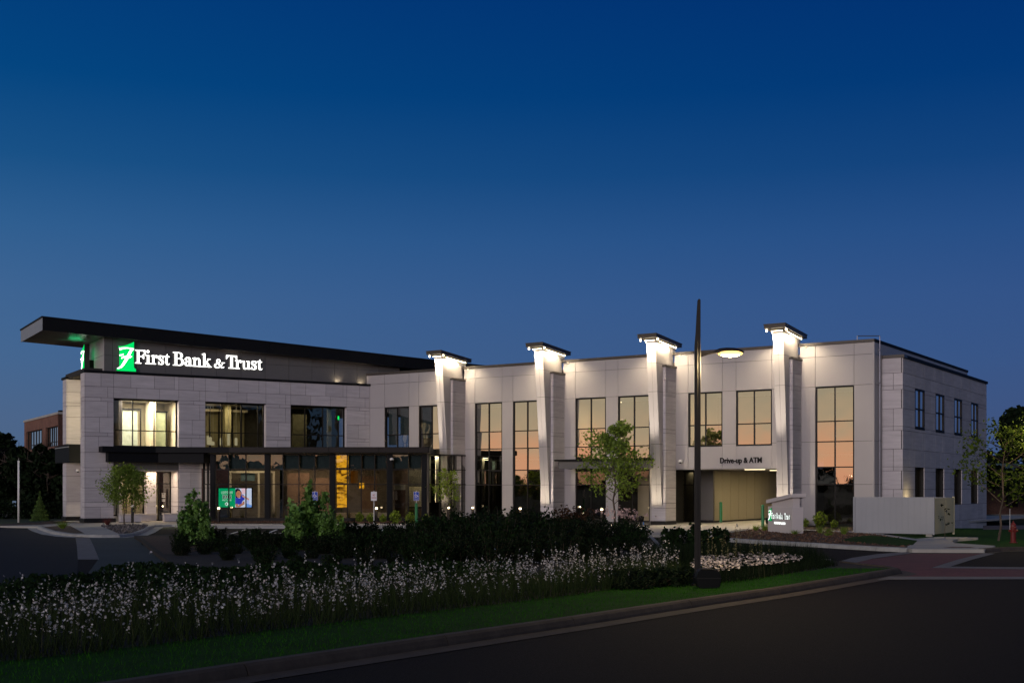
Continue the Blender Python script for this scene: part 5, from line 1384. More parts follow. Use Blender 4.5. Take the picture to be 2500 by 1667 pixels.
# planters at the left entrance
def planter(s0, s1, q0, q1, label, h=.62):
    t = root('planter_wall', FA.P((s0 + s1) / 2, (q0 + q1) / 2, .1), label, 'planter wall', 'stone planter walls at the left entrance')
    k = max(1, round((s1 - s0) / 1.4))
    for i in range(k): box('stone_panel', FA, s0 + i * (s1 - s0) / k + G_, s0 + (i + 1) * (s1 - s0) / k - G_, q0, q1, .14, h - .09, M_stone, t)
    box('coping', FA, s0 - .04, s1 + .04, q0 - .03, q1 + .04, h - .085, h, M_stone_cap, t); box('base', FA, s0 + .01, s1 - .01, q0 + .03, q1 - .03, .1, .14, M_blackbase, t)


planter(1.80, 3.05, .55, .95, 'low stone planter wall left of the entrance walk, in shade')
planter(2.9, 4.45, -1.25, -.9, 'low stone planter wall lit by the entrance lamp, at the back', .58)
planter(4.40, 6.15, .55, .95, 'low stone planter wall right of the entrance walk')

# fire hydrant
hx_, hy_ = 19.47, 46.68
t = root('fire_hydrant', (hx_, hy_, .03), 'red fire hydrant on the lawn at the right edge', 'hydrant')
obj('barrel', MB().lathe((hx_, hy_, .03), [(.15, 0), (.15, .03), (.10, .04), (.10, .55), (.13, .56), (.13, .60), (.11, .62), (.10, .70), (.06, .77), (.03, .79), (.03, .84), (.0, .84)], 16), M_hydrant, t, smooth=False)
for dx, dy, r, l in ((0, -1, .065, .17), (1, 0, .05, .16), (-1, 0, .05, .16)):
    obj('outlet', MB().tube((hx_, hy_, .50), (hx_ + dx * l, hy_ + dy * l, .50), r, n=10).tube((hx_ + dx * l, hy_ + dy * l, .50), (hx_ + dx * (l + .03), hy_ + dy * (l + .03), .50), r * .4, n=6), M_hydrant, t)
obj('marker_rod', MB().tube((hx_ - .13, hy_, .5), (hx_ - .13, hy_, 1.35), .008, n=5), M_white, t)

# small survey flags
for (px_, yb, c, lb) in ((1798, 1296, (.02, .04, .14), 'tiny dark blue flag on the island kerb'), (1570, 1291, (.05, .2, .5), 'tiny blue flag among the flowers by the third fin')):
    x, y = gp(px_, yb); t = root('marker_flag', (x, y, .12), lb, 'flag', 'marker flags')
    obj('wire', MB().tube((x, y, .1), (x, y, .38), .006, n=5), M_steel, t); obj('flag', MB().prism(Fr((x, y), (1, 0), (0, -1)), [(-.005, .22), (.06, .24), (.03, .40), (-.005, .36)], 0, .004), mat('flag_%d' % px_, c, .6), t)

# ------------------------------------------------------------------ neighbouring buildings
BL = root('brick_building', (-44, 112, 0), 'two storey red brick office behind the trees at far left', 'building')
FQ = Fr((-41.5, 110), (-nA[0], -nA[1]), (-a_[0], -a_[1]))   # wall facing left/front, receding
FQ2 = Fr((-41.5, 110), a_, nA)
uvq = lambda c: ((c[0] * nA[0] + c[1] * nA[1]) + (c[0] * a_[0] + c[1] * a_[1]), c[2])
for s0, s1, z0, z1 in ((0, .38, 0, 8.9), (5.95, 7.6, 0, 8.9), (16.0, 17.0, 0, 8.9), (.38, 5.95, 7.87, 8.9), (7.6, 16.0, 7.87, 8.9), (.38, 5.95, 0, 6.0), (7.6, 16.0, 0, 6.0)):
    box('brick_wall', FQ, s0, s1, -.4, 0, z0, z1, M_brick, BL, uv=uvq)
for s0, s1 in ((.38, 5.95), (7.6, 16.0)):
    window(FQ, s0, s1, 6.0, 7.87, [s0 + (s1 - s0) * k / 6 for k in range(1, 6)], [6.45], G_dark, q=-.25, fw=.08, parent=BL)
box('brick_wall', FQ2, 0, 16, -.4, 0, 0, 8.9, M_brick, BL, uv=uvq)
box('parapet_cap', FQ, -.1, 17.1, -.5, .08, 8.9, 9.1, M_conc, BL); box('parapet_cap', FQ2, .05, 16, -.5, .08, 8.9, 9.25, M_panel_black, BL)
box('room_wall', FQ, .2, 16.8, -3, -2.8, 0, 8.8, M_intdark, BL)
BR = root('brick_building', (44, 100, -.8), 'low red brick building with pale bands behind the young tree at right', 'building')
FRb = Fr((36, 98), (1, 0), (0, -1)); uvr = lambda c: (c[0], c[2])
box('brick_wall', FRb, 0, 14, -.3, 0, -1, 2.55, M_brick, BR, uv=uvr); box('brick_wall', FRb, 0, 14, -.3, -.02, 2.75, 3.45, M_brick, BR, uv=uvr)
box('stone_band', FRb, -.1, 14, -.3, .06, 2.55, 2.75, M_conc, BR); box('stone_band', FRb, -.1, 14, -.3, .08, 3.45, 3.62, M_conc, BR); box('stone_band', FRb, -.1, 14, -.3, .03, -.35, .0, M_conc, BR)
for s in (4.3, 8.2): window(FRb, s, s + .9, .6, 2.3, [s + .45], [1.4], G_dark, q=.05, fw=.06, parent=BR)
box('roof_block', FRb, 2.6, 7, -6, -3, 3.6, 4.2, M_shade, BR)

# ------------------------------------------------------------------ vegetation
rng = np.random.default_rng(5)


def leafquads(C_, size, up=.0, aspect=1.8, jitter=.35):
    """one folded leaf-sized quad at every centre"""
    n = len(C_); d = rng.normal(size=(n, 3)); d[:, 2] += up; d /= np.linalg.norm(d, axis=1)[:, None]
    r = rng.normal(size=(n, 3)); w = np.cross(d, r); w /= np.linalg.norm(w, axis=1)[:, None]
    s = size * (1 + jitter * rng.normal(size=n)).clip(.45, 1.9)[:, None]
    l = d * s * .5 * aspect ** .5 * 1.0; w = w * s * .5 / aspect ** .5
    # diamond-like leaf
    return np.stack([C_ - l, C_ - l * .1 + w, C_ + l, C_ - l * .1 - w], 1).reshape(-1, 3)


def limbs(base, h, trunk_h, spread, n, seed, lean=.0, r0=.05, up=.55):
    """trunk and limbs: returns the mesh and twig points"""
    rr_ = random.Random(seed); mb = MB(); tips = []
    base = Vector(base); top = base + Vector((lean, 0, h * .93)); k = 7
    pts = [base.lerp(top, i / k) + Vector((rr_.uniform(-1, 1) * .02 * h * (i > 0), rr_.uniform(-1, 1) * .02 * h * (i > 0), 0)) for i in range(k + 1)]
    for i in range(k): mb.tube(pts[i], pts[i + 1], r0 * (1 - .8 * i / k), r0 * (1 - .8 * (i + 1) / k), 7, False)
    for i in range(n):
        t = trunk_h / h + (1 - trunk_h / h) * ((i + .5) / n) ** .9; f = t * k; j = min(int(f), k - 1); s = pts[j].lerp(pts[j + 1], f - j)
        a = i * 2.4 + rr_.uniform(-.4, .4); u = (t - trunk_h / h) / (1 - trunk_h / h)
        ln_ = spread(u) * rr_.uniform(.75, 1.15)
        e = s + Vector((math.cos(a) * ln_, math.sin(a) * ln_, ln_ * up * rr_.uniform(.6, 1.3)))
        m = s.lerp(e, .5) + Vector((0, 0, -.04 * ln_)); r = r0 * .42 * (1 - .6 * t)
        mb.tube(s, m, r, r * .7, 5, False).tube(m, e, r * .7, r * .3, 5, False)
        for q in (.35, .55, .75, .9, 1.0): tips.append((s.lerp(m, q * 2) if q < .5 else m.lerp(e, q * 2 - 1), ln_ * .26))
        for _ in range(3):
            c = m.lerp(e, rr_.uniform(.0, .9)); d2 = c + Vector((rr_.uniform(-1, 1), rr_.uniform(-1, 1), rr_.uniform(.1, .9))) * ln_ * .36
            mb.tube(c, d2, r * .4, r * .2, 4, False); tips += [(d2, ln_ * .22), (c.lerp(d2, .5), ln_ * .2)]
    tips.append((pts[-1], spread(.95) * .5)); tips.append((pts[-2], spread(.9) * .6))
    return mb, tips


def tree(name, label, cat, x, y, z, h, trunk_h, spread, n, nleaf, lsize, ml, seed, r0=.05, lean=0, up=.55, group=None, clump=1.0, mbark=None, aspect=1.7):
    t = root(name, (x, y, z), label, cat, group)
    mb, tips = limbs((x, y, z), h, trunk_h, spread, n, seed, lean, r0, up)
    obj('trunk', mb, mbark or M_bark, t, recalc=False, smooth=True)
    per = max(1, nleaf // len(tips)); cs_ = []
    for p, r in tips: cs_.append(np.array(p)[None] - np.array((x, y, z)) + rng.normal(size=(per, 3)) * np.array((r, r, r * .75)) * clump)
    npmesh('crown', leafquads(np.concatenate(cs_), lsize, .1, aspect), 4, ml, t)
    return t


# young trees by the building
tree('young_tree', 'small round-headed young tree in the gravel by the left entrance', 'tree', -21.2, 65.7, .1, 3.35, .95, lambda u: .22 + .92 * math.sin(math.pi * min(1, u * .75 + .22)), 20, 9000, .075, M_leaf, 3, .045, up=.5)
tree('young_tree', 'slim young tree in front of the first lit fin', 'tree', (1093.7 - 1250) * 71.2 / 2934, 71.2, .1, 3.1, .95, lambda u: .15 + .85 * math.sin(math.pi * min(1, u * .7 + .25)) * (1 - .3 * u), 15, 1250, .085, M_leaf_y, 8, .035, up=.75, clump=.8)
tree('maple_tree', 'leafy young maple in front of the right entrance canopy', 'tree', (1500 - 1250) * 63.5 / 2934, 63.5, .1, 5.35, 1.15, lambda u: .3 + 1.7 * math.sin(math.pi * min(1, .22 + .70 * u)) * (1 - .55 * u), 30, 5200, .115, M_leaf, 21, .06, up=.85, clump=.62)
tree('young_tree', 'open young tree on the lawn by the red hydrant', 'tree', 19.58, 48.38, .03, 4.3, 1.2, lambda u: .5 + 1.35 * math.sin(math.pi * min(1, .25 + .6 * u)), 14, 1500, .11, mat('thin_leaf', (.055, .085, .010), .7, island=.45, spec=.1, trans=.3), 33, .05, up=.8, clump=.62, lean=.25)
# low branchy additions are part of the maple's own crown

# small conical evergreen at the left
x, y = gp(97, 1275); t = root('evergreen', (x, y, .08), 'small conical evergreen on the mulch at far left', 'evergreen')
obj('trunk', MB().tube((x, y, .08), (x, y, 1.5), .04, .01, 7), M_bark, t)
n = 9000; u = rng.random(n) ** .55; ang = rng.random(n) * 2 * np.pi; hh = (1 - u) * 1.55 + .05; layer = .10 * np.sin(hh * 22); rad = (u * .56 + layer * .5) * np.sqrt(rng.random(n)) ** .5
npmesh('crown', leafquads(np.stack([rad * np.cos(ang), rad * np.sin(ang), hh], 1), .06, .3, 4), 4, M_needle, t)
npmesh('leader', leafquads(np.stack([rng.normal(size=120) * .02, rng.normal(size=120) * .02, 1.5 + rng.random(120) * .35], 1), .06, 1, 4), 4, M_needle, t)


def big_tree(label, x, y, z, h, rad, n, size, m, seed, trunk=.3, base=.15, name='broad_tree', group='dark trees behind the car parks'):
    t = root(name, (x, y, z), label, 'tree', group); rr_ = random.Random(seed)
    mb, tips = limbs((x, y, z), h * .85, h * .22, lambda u: rad * (.45 + .6 * math.sin(math.pi * min(1, .2 + .7 * u))), 16, seed, 0, trunk, .45)
    obj('trunk', mb, M_bark, t, recalc=False)
    lobes = []
    for _ in range(26):
        a = rr_.uniform(0, 6.28); u = rr_.uniform(base, .92); r = rad * math.sin(math.pi * min(1, .18 + .75 * u)) * rr_.uniform(.3, .95)
        lobes.append((math.cos(a) * r, math.sin(a) * r, u * h, rad * rr_.uniform(.20, .38)))
    per = n // 26; cs_ = []
    for lx, ly, lz, lr in lobes:
        d = rng.normal(size=(per, 3)); d /= np.linalg.norm(d, axis=1)[:, None]; cs_.append(np.array((lx, ly, lz)) + d * lr * (rng.random(per)[:, None] ** .35) * np.array((1, 1, .8)))
    npmesh('crown', leafquads(np.concatenate(cs_), size, .2, 1.5), 4, m, t)
    return t


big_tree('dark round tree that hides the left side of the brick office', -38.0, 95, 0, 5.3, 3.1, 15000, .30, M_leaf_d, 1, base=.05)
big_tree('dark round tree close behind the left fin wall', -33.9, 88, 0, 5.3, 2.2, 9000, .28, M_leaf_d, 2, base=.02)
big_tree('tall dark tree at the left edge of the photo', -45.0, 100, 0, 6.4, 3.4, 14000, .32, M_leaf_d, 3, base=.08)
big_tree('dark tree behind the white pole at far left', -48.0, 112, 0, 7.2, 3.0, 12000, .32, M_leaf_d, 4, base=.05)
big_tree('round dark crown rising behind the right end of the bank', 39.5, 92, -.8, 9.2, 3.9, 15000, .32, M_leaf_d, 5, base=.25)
hd = root('clipped_hedge', (-37, 84, 0), 'low dark clipped hedge along the far left path', 'hedge')
c_ = rng.random((9000, 3)) * np.array((14, 1.2, 1.15)) - np.array((7, .6, 0)); npmesh('foliage', leafquads(c_, .13, .2, 1.5), 4, M_leaf_d, hd)

# shrubs of the front bed: five bodies, copied and turned
def shrub_proto(name, label, h, r, n, size, m, nst, aspect=2.0, topspike=.5, group=None, cat='shrub', cone=.35):
    t = root(name, (0, 0, -50), label, cat, group); mb = MB(); cs_ = []
    for i in range(nst):
        a = R.uniform(0, 6.28); rr_ = r * math.sqrt(R.random()); lean = R.uniform(.0, .45)
        hh = h * (1 - topspike * R.random()) * (1 - cone * rr_ / r); b = Vector((math.cos(a) * rr_ * .5, math.sin(a) * rr_ * .5, -50)); e = Vector((math.cos(a) * (rr_ + lean * .3), math.sin(a) * (rr_ + lean * .3), -50 + hh))
        mb.tube(b, e, .012, .004, 4, False)
        k = n // nst; tt = rng.random(k) ** .8
        cs_.append(np.array(b)[None] * (1 - tt[:, None]) + np.array(e)[None] * tt[:, None] + rng.normal(size=(k, 3)) * (.05 + .10 * (1 - tt[:, None])) - np.array((0, 0, -50)))
    obj('stems', mb, M_bark, t, recalc=False)
    npmesh('foliage', leafquads(np.concatenate(cs_), size, .5, aspect), 4, m, t)
    return t


GS = 'dense dark shrubs of the front bed'
LS = 'dark leafy shrub in the dense mass in front of the bank'
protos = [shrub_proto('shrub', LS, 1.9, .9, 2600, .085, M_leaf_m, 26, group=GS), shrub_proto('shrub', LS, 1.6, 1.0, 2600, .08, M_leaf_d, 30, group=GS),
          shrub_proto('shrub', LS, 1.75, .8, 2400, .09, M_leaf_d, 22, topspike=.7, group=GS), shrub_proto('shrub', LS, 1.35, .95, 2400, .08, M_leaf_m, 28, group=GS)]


def top_profile(px_):
    """height of the shrub mass along the picture: low at the left, tall in the middle"""
    K = [(400, .6), (480, .75), (560, .85), (620, .72), (700, .72), (760, .85), (840, 1.0), (900, 1.1), (960, .95), (1010, 1.15), (1080, 1.45), (1150, 1.5), (1200, 1.55), (1240, 1.85), (1290, 1.4), (1365, 1.6), (1420, 1.25), (1480, 1.0), (1540, .9), (1595, .7)]
    for (p, a), (q, b) in zip(K, K[1:]):
        if p <= px_ <= q: return a + (b - a) * (px_ - p) / (q - p)
    return .9


spots = []
for row, (yd, x0p, x1p, st, dh) in enumerate(((44.5, 520, 1500, 62, -.10), (42.0, 440, 1580, 56, .0), (39.4, 430, 1570, 58, -.08), (37.2, 450, 1560, 64, -.18), (34.6, 560, 1560, 72, -.30), (32.2, 640, 1540, 80, -.42))):
    p = x0p
    while p < x1p:
        pp = p + R.uniform(-18, 18); hh = top_profile(max(400, min(1590, pp))) + .05 + dh + R.uniform(-.18, .12); spots.append((pp, yd + R.uniform(-.7, .7), max(.4, hh))); p += st
used = set()
for i, (p, yd, hh) in enumerate(spots):
    j = R.randrange(4); base_h = (1.9, 1.6, 1.75, 1.35)[j]; x = (p - 1250) * yd / 2934
    if j not in used: o = protos[j]; used.add(j); o.location = (x, yd, .1); o.rotation_euler = (0, 0, R.uniform(0, 6.28)); o.scale = (hh / base_h,) * 3
    else: copy_thing(protos[j], (x, yd, .1), R.uniform(0, 6.28), scale=hh / base_h)
M_leaf_br = mat('bronze_leaf', (.045, .022, .010), .7, island=.55, spec=.1, trans=.3)
br = shrub_proto('shrub', 'rust brown shrub in front of the right entrance', 1.5, .7, 1500, .08, M_leaf_br, 22, cat='shrub')
br.location = ((1418 - 1250) * 47 / 2934, 47, .1); copy_thing(br, ((1392 - 1250) * 48 / 2934, 48, .1), 2.0, 'purplish brown shrub right of the second fin', 1.1)
flw = shrub_proto('flowering_shrub', 'shrub with pinkish white flower heads left of the third fin', 1.15, .8, 1700, .08, M_leaf_m, 24, cat='shrub')
flw.location = ((1508 - 1250) * 46.5 / 2934, 46.5, .1)
d = rng.normal(size=(26, 3)) * np.array((.45, .45, .10)) + np.array((0, 0, 1.12)); npmesh('flower_heads', leafquads((d[:, None] + rng.normal(size=(26, 9, 3)) * .04).reshape(-1, 3), .06, 0, 1.1), 4, mat('pink_flower_head', (.50, .34, .30), .8, island=.3), flw, kind='stuff')
copy_thing(flw, ((1540 - 1250) * 45.5 / 2934, 45.5, .1), 1.1, 'second shrub with pinkish white flower heads, right of the first', .9)
# reddish-brown shrubs at the right of the mass
GR = 'tall pale-stemmed poplar shrubs in the front bed'
pop = shrub_proto('poplar_shrub', 'narrow bright green poplar shrub in front of the left entrance', 2.35, .62, 2700, .125, M_leaf_g, 20, aspect=1.2, topspike=.5, cat='shrub', cone=.45)
pop.location = ((468 - 1250) * 43 / 2934, 43, .1)
copy_thing(pop, ((760 - 1250) * 41.0 / 2934, 41.0, .1), 1.3, 'tallest bright green shrub, hiding the left accessible parking sign', 1.14)
copy_thing(pop, ((725 - 1250) * 40.0 / 2934, 40.0, .1), 2.6, 'bright green shrub at the left foot of the tallest one', .72)
copy_thing(pop, ((806 - 1250) * 40.2 / 2934, 40.2, .1), 4.1, 'bright green shrub at the right foot of the tallest one', .72)
copy_thing(pop, ((500 - 1250) * 41.5 / 2934, 41.5, .1), 5.0, 'low bright green shrub right of the narrow poplar shrub', .50)
pop2 = shrub_proto('poplar_shrub', 'round-leaved shrub just left of the street lamp post', 1.25, .62, 1300, .12, M_leaf_m, 14, aspect=1.2, topspike=.5)
pop2.location = ((1665 - 1250) * 38.5 / 2934, 38.5, .1)
copy_thing(pop2, ((1730 - 1250) * 38.2 / 2934, 38.2, .1), 3.0, 'round-leaved shrub just right of the street lamp post', 1.0)
rs = shrub_proto('shrub', 'low dark bush at the lawn edge left of the street lamp', .40, .85, 2200, .07, M_leaf_d, 30, group='low dark bushes at the lawn edge')
rs.location = (2.9, 25.2, .1)
copy_thing(rs, (3.5, 26.0, .1), 1.2, 'low dark bush right behind the street lamp foot', .95)
copy_thing(rs, (2.35, 24.3, .1), 2.2, 'small dark bush at the tip of the lawn', .6)
copy_thing(rs, (2.3, 25.6, .1), 3.3, 'low dark bush between the lawn tip and the street lamp', .9)

def inpoly(px_, py_, P_):
    c = np.zeros(len(px_), bool); j = len(P_) - 1
    for i in range(len(P_)):
        xi, yi = P_[i]; xj, yj = P_[j]
        c ^= ((yi > py_) != (yj > py_)) & (px_ < (xj - xi) * (py_ - yi) / (yj - yi + 1e-9) + xi); j = i
    return c


# low ground-cover hedge in front of the lane, one uncountable sheet of leaves
n = 60000; xs_ = rng.random(n) * 14 - 13.5; yy = 14 + 18 * rng.random(n); ok = inpoly(xs_, yy, [(-13, 14.5), (-9.6, 18.0), (-7.7, 20.5), (-5.4, 22.6), (-2.7, 24.8), (.3, 27.6), (.3, 31), (-7.9, 30.2), (-9.9, 29.0), (-9.8, 25.3), (-12.8, 20.3)]); xs_, yy = xs_[ok], yy[ok]
hz = .14 + .07 * np.sin(xs_ * 1.7 + yy) + .06 * np.sin(yy * 3.1); zz_ = .12 + hz * np.sqrt(rng.random(len(xs_)))
npmesh('ground_cover', leafquads(np.stack([xs_, yy, zz_], 1), .075, .6, 1.5), 4, M_leaf_m, kind='stuff', label='low dark leafy ground cover between the lane and the flowers', cat='ground cover')

# flower meadow: stems, blades and pale blooms
MEAD = BF[:9] + [(3.2, 25.6), (4.0, 28.0), (4.3, 31.0), (3.2, 31.6), (1.6, 29.4), (.3, 27.2), (-2.7, 24.0), (-5.4, 21.6), (-7.7, 19.4), (-9.6, 16.8), (-13, 13), (-20, 7)]
n = 18000; X = rng.random(n) * 24 - 20; Y = rng.random(n) * 29 + 3.5; ok = inpoly(X, Y, MEAD) & (np.abs(X) < Y * .46 + 1); X, Y = X[ok], Y[ok]
clump = np.sin(X * 1.9 + 1.3 * np.sin(Y * 1.1)) + np.sin(Y * 2.3 + X)
keep = rng.random(len(X)) < .62 + .22 * clump; X, Y = X[keep], Y[keep]; clump = clump[keep]
H_ = .47 + .07 * clump + rng.normal(size=len(X)) * .14; H_ = H_.clip(.2, .95)
# front edge is lower
k = len(X); lean = rng.normal(size=(k, 2)) * .06


def ribbons(b, e, w):
    """flat tapering ribbon facing a random way"""
    a = rng.random(len(b)) * np.pi; wv = np.stack([np.cos(a), np.sin(a), np.zeros(len(b))], 1) * w
    return np.stack([b - wv, b + wv, e], 1).reshape(-1, 3)


base_ = np.stack([X, Y, np.full(k, .11)], 1); top_ = np.stack([X + lean[:, 0], Y + lean[:, 1], .11 + H_], 1)
npmesh('flower_stems', ribbons(base_, top_, .004), 3, M_stem, kind='stuff', label='thin flower stems filling the long front bed', cat='flower stems')
# blooms up the top part of the stems
rep = 9; tt = 1.03 - .55 * rng.random((k, rep)) ** 1.2; bl = base_[:, None] * (1 - tt[..., None]) + top_[:, None] * tt[..., None] + rng.normal(size=(k, rep, 3)) * .014
bloom = bl.reshape(-1, 3); sel = rng.random(len(bloom)) < .9
npmesh('flower_blooms', leafquads(bloom[sel], .024, 0, 1.25, .75), 4, M_flower, kind='stuff', label='pale white and pinkish blooms above the long front bed', cat='flowers')
# grass-like foliage below
m_ = 140000; Xg = rng.random(m_) * 24 - 20; Yg = rng.random(m_) * 29 + 3.5; ok = inpoly(Xg, Yg, [(x + .12, y - .15) for x, y in MEAD]) & (np.abs(Xg) < Yg * .46 + 1); Xg, Yg = Xg[ok], Yg[ok]; kg = len(Xg)
hg = (.20 + .26 * rng.random(kg)) * (1 + .25 * np.sin(Xg * 1.3) * np.sin(Yg * .9)); l2 = rng.normal(size=(kg, 2)) * .11
npmesh('meadow_grass', ribbons(np.stack([Xg, Yg, np.full(kg, .11)], 1), np.stack([Xg + l2[:, 0], Yg + l2[:, 1],   .11 + hg], 1), .007), 3, M_meadow, kind='stuff', label='brownish green grass blades among the flowers', cat='grass')

# lawn blades
m_ = 150000; Xg = rng.random(m_) * 26 - 16; Yg = rng.random(m_) * 28 + 4; ok = inpoly(Xg, Yg, LAWN) & (np.abs(Xg) < Yg * .46 + 1); Xg, Yg = Xg[ok], Yg[ok]; kg = len(Xg)
l2 = rng.normal(size=(kg, 2)) * .014
npmesh('lawn_blades', ribbons(np.stack([Xg, Yg, np.full(kg, .135)], 1), np.stack([Xg + l2[:, 0], Yg + l2[:, 1], .135 + .02 + .035 * rng.random(kg)], 1), .004), 3, M_blade, kind='stuff', label='short mown grass of the strip along the kerb', cat='grass')

# white daisies right of the lamp, tall grass behind
DA = [(3.9, 25.6), (5.2, 27.2), (6.6, 29.2), (7.6, 31.2), (7.6, 33.0), (6.2, 33.4), (4.9, 31.6), (4.3, 29.0)]
n = 5200; X = rng.random(n) * 6 + 3.6; Y = rng.random(n) * 9.5 + 25; ok = inpoly(X, Y, DA); X, Y = X[ok], Y[ok]; k = len(X)
dens = .35 + .75 * np.clip(np.sin((Y - 27) * .55) + .3 * np.sin(X * 3), 0, 1); keep = rng.random(k) < dens; Xd, Yd = X[keep], Y[keep]; kd = len(Xd)
zd = .11 + .20 + .10 * rng.random(kd)
a = rng.random(kd) * 6.28; r = .022 + .016 * rng.random(kd); tl = rng.normal(size=(kd, 2)) * .35
ring = [np.stack([Xd + r * np.cos(a + q * np.pi / 3), Yd + r * np.sin(a + q * np.pi / 3), zd + r * (np.cos(a + q * np.pi / 3) * tl[:, 0] + np.sin(a + q * np.pi / 3) * tl[:, 1])], 1) for q in range(6)]
npmesh('daisy_blooms', np.stack(ring, 1).reshape(-1, 3), 6, M_daisy, kind='stuff', label='drift of small pinkish white daisies right of the street lamp', cat='flowers')
m_ = 26000; Xg = rng.random(m_) * 6.5 + 3.4; Yg = rng.random(m_) * 11 + 24; ok = inpoly(Xg, Yg, [(3.4, 24.4), (5.3, 26.4), (6.9, 29.0), (8.6, 31.6), (8.6, 34.0), (6.0, 36.0), (3.8, 36.5), (3.6, 30)]); Xg, Yg = Xg[ok], Yg[ok]; kg = len(Xg)
tall = np.clip((Yg - 31.0 - .25 * (Xg - 6)) / 2.0, 0, 1); hg = .14 + .12 * rng.random(kg) + tall * (.22 + .2 * rng.random(kg)); l2 = rng.normal(size=(kg, 2)) * .06
npmesh('rough_grass', ribbons(np.stack([Xg, Yg, np.full(kg, .11)], 1), np.stack([Xg + l2[:, 0], Yg + l2[:, 1], .11 + hg], 1), .007), 3, M_leaf_d, kind='stuff', label='dark rough grass around the daisies', cat='grass')

# tall spike plants by the lamp
n = 60; cs_ = []; mb = MB()
sp = root('spike_plant', (4.9, 28.0, .11), 'tall thin seeding plants with pale spikes right of the street lamp', 'plant')
for i in range(26):
    x, y = 4.35 + R.random() * 1.7, 26.6 + R.random() * 2.6; h = R.uniform(.6, 1.15); e = Vector((x + R.uniform(-.1, .1), y, .11 + h)); mb.tube((x, y, .11), e, .004, .002, 3, False)
    tt = .45 + .55 * rng.random(26); cs_.append(np.array((x, y, .11))[None] * (1 - tt[:, None]) + np.array(e)[None] * tt[:, None] + rng.normal(size=(26, 3)) * .012 - np.array((4.9, 28.0, .11)))
obj('stems', mb, M_stem, sp, recalc=False); npmesh('seed_heads', leafquads(np.concatenate(cs_), .020, 0, 1.3), 4, mat('pale_seed', (.16, .15, .08), .8, island=.4), sp, kind='stuff')

# mulch-bed grass tufts and small shrubs at the glazed front
def tuft(px_, yb, h, label, m, n=46, w=.10, yd=None, name='grass_tuft', group='grass tufts along the glazed front'):
    x, y = gp(px_, yb); t = root(name, (x, y, .108), label, 'grass tuft', group)
    b = np.zeros((n, 3)); b[:, :2] = rng.normal(size=(n, 2)) * .03; e = b.copy(); e[:, :2] += rng.normal(size=(n, 2)) * w; e[:, 2] = h * (.55 + .45 * rng.random(n))
    a = rng.random(n) * 0; wv = np.stack([np.ones(n), np.zeros(n), np.zeros(n)], 1) * .012
    npmesh('blades', np.stack([b - wv, b + wv, e], 1).reshape(-1, 3), 3, m, t)
    return t


M_tuft = mat('golden_grass', (.20, .17, .04), .8, island=.3, trans=.3)
tufts = [(530.5, 'pale grass tuft just left of the screen bollard', 1.0), (560.5, 'golden grass tuft just right of the screen bollard', 1.1), (591.5, 'green gold tuft below the right part of the screen', .9), (668.5, 'thin tall tuft in the second bay', 1.2), (691.5, 'second tuft of the second bay', .8), (851, 'thin tuft below the amber glass', .9), (645, 'tiny tuft at the first dark column', .35)]
for p, lb, h in tufts: tuft(p, 1276.5, h, lb, M_tuft)


def mini(px_, yb, h, label, m=M_leaf_y, n=330, size=.085, proto=[None]):
    x, y = gp(px_, yb)
    if proto[0] is None:
        t = root('small_shrub', (x, y, .1), label, 'small shrub', 'small shrubs in the mulch')
        d = rng.normal(size=(n, 3)); d /= np.linalg.norm(d, axis=1)[:, None]; c = d * (rng.random(n)[:, None] ** .4) * np.array((.30, .30, .34)) + np.array((0, 0, .34)); c[:, 2] = np.abs(c[:, 2])
        mb = MB()
        for i in range(7): a_2 = i * .9; mb.tube((x, y, .1), (x + math.cos(a_2) * .2, y + math.sin(a_2) * .2, .1 + .5), .008, .004, 4, False)
        obj('stems', mb, M_bark, t, recalc=False); npmesh('foliage', leafquads(c, size, .4, 1.5), 4, m, t); proto[0] = t; t.scale = (h / .65,) * 3; return t
    return copy_thing(proto[0], (x, y, .1), R.uniform(0, 6.28), label, h / .65)


for p, yb, h, lb in ((878, 1279, .60, 'yellow-green small shrub left of the no parking sign'), (904, 1279.5, .55, 'yellow-green small shrub touching the no parking post'), (935, 1280, .50, 'small shrub right of the no parking sign bollard'),
                     (965, 1283, .75, 'small shrub in the middle of the mulch before the office'), (1001, 1283, .65, 'small shrub just left of the green sign sleeve'), (1040, 1283, .55, 'small shrub right of the green sign sleeve'),
                     (2002, 1292, .82, 'pale small shrub below the tall corner window'), (1966, 1291, .45, 'small shrub behind the monument sign'), (2036, 1295, .45, 'sparse small shrub left of the utility enclosure'),
                     (830, 1279, .5, 'small shrub right of the tallest green shrub')):
    mini(p, yb, h, lb)
for p, yb, h, lb in ((1868, 1301, .40, 'green perennial tuft left front of the monument sign'), (1884, 1300, .45, 'green perennial tuft at the monument sign lettering side'), (1903, 1304, .42, 'green perennial tuft at the near corner of the monument sign'), (1845, 1300, .35, 'green perennial tuft at the left tip of the sign island'),
                     (1940, 1310, .25, 'low tuft in front of the monument sign side'), (2002, 1307, .42, 'green tuft on the mulch right of the monument sign'), (2024, 1306, .25, 'small tuft near the island walk'), (2060, 1310, .45, 'green tuft at the island lawn corner'), (2022, 1314, .2, 'smallest tuft on the island mulch')):
    tuft(p, yb, h, lb, M_leaf, 70, .16, group='perennial tufts on the sign island')
tuft(153, 1295, .45, 'green tuft in the small left island bed', M_leaf, 120, .22, group='perennial tufts at the left entrance'); tuft(262, 1287, .5, 'reddish tuft at the foot of the left planter', mat('red_leaf', (.09, .02, .015), .7, island=.4), 90, .18, group='perennial tufts at the left entrance')
sapl = tree('sapling', 'spindly sapling in front of the enclosure gate', 'sapling', (2308 - 1250) * 48.6 / 2934, 48.6, .05, 1.5, .5, lambda u: .18, 5, 90, .06, M_leaf_d, 77, .012, up=.8)

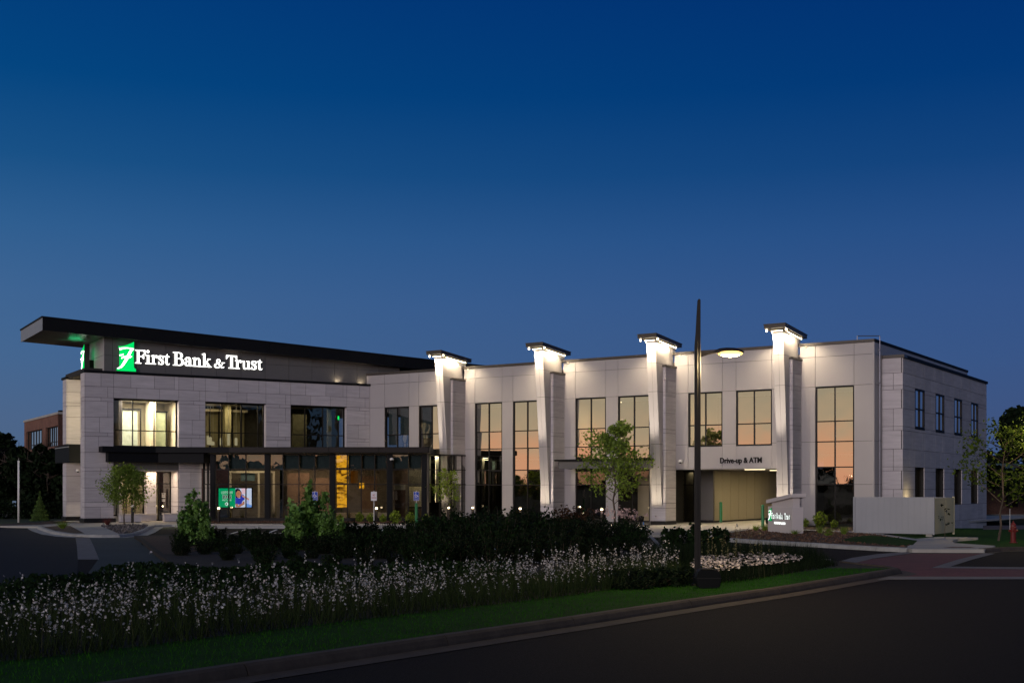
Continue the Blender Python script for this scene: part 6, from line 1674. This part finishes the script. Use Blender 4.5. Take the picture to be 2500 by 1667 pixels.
# gravel pebbles in the bed at the left entrance: loose stones nobody could count
gx, gy = np.array(GRAV)[:, 0], np.array(GRAV)[:, 1]; n = 5000; X = rng.random(n) * (gx.max() - gx.min()) + gx.min(); Y = rng.random(n) * (gy.max() - gy.min()) + gy.min(); ok = inpoly(X, Y, GRAV); X, Y = X[ok], Y[ok]
npmesh('gravel_stones', leafquads(np.stack([X, Y, .115 + .03 * rng.random(len(X))], 1), .09, 0, 1.2), 4, M_pebble, kind='stuff', label='dark loose gravel around the young tree', cat='gravel')
# bark chips
chips = []
for P_ in (ISL, [(-18.9, 73.2), (-18.8, 69.6), (-4.0, 69.6), (-4.0, 73)]):
    A_ = np.array(P_); n = 5200; X = rng.random(n) * (A_[:, 0].max() - A_[:, 0].min()) + A_[:, 0].min(); Y = rng.random(n) * (A_[:, 1].max() - A_[:, 1].min()) + A_[:, 1].min(); ok = inpoly(X, Y, P_) & ~inpoly(X, Y, LR1)
    chips.append(np.stack([X[ok], Y[ok], np.full(ok.sum(), .125)], 1))
npmesh('bark_chips', leafquads(np.concatenate(chips), .08, 0, 2.2), 4, mat('bark_chip', (.10, .055, .035), .9, island=.6), kind='stuff', label='loose brown bark chips on the mulch beds', cat='bark chips')

# wooded horizon all round, tree lines added to darken reflections, and the lights of the town behind the camera (seen in the glass)
def wood_line(name, pts, hmin, hmax, n, label, size=1.3):
    cs_ = []; L_ = [0]
    for a, b in zip(pts, pts[1:]): L_.append(L_[-1] + math.dist(a, b))
    u = rng.random(n) * L_[-1]; xs_ = np.interp(u, L_, [p[0] for p in pts]); ys_ = np.interp(u, L_, [p[1] for p in pts])
    hh = hmin + (hmax - hmin) * (.5 + .28 * np.sin(u * .09) + .22 * np.sin(u * .31 + 1)); z = hh * rng.random(n) ** .7
    xs_ = xs_ + rng.normal(size=n) * 2.5; ys_ = ys_ + rng.normal(size=n) * 2.5
    return npmesh(name, leafquads(np.stack([xs_, ys_, z], 1), size, .1, 1.3), 4, M_leaf_d, kind='stuff', label=label, cat='wood')


ring = [(math.cos(t_) * 230, math.sin(t_) * 230) for t_ in np.linspace(math.radians(150), math.radians(330), 40)]
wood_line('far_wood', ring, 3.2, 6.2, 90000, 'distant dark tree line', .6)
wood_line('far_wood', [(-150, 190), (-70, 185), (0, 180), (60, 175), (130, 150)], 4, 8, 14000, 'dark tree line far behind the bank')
wood_line('side_blocker_wood', [(58, 24), (75, -5), (88, -50)], 11, 15, 16000, 'tall unseen trees added to darken the left wing glass', 1.2)  # out of view, added to block bright sky in the left wing windows
wood_line('near_blocker_wood', [(-95, -66), (-40, -75), (40, -78), (130, -60)], 7, 10.5, 36000, 'unseen tree line added behind the camera to block glow in the glass', 1.0)  # out of view, added to keep the afterglow out of the glazed front
mb = MB()
for i in range(26):
    t_ = math.radians(R.uniform(196, 222)); d_ = R.uniform(120, 215); z = R.uniform(2.0, 5.5); c = (math.cos(t_) * d_, math.sin(t_) * d_, z); mb.lathe(c, [(.05, 0), (.07, .05), (.05, .1)], 6)
obj('town_lights', mb, emis('town_light', (1, .8, .5), 40), kind='stuff', label='scattered far lamps of the town')
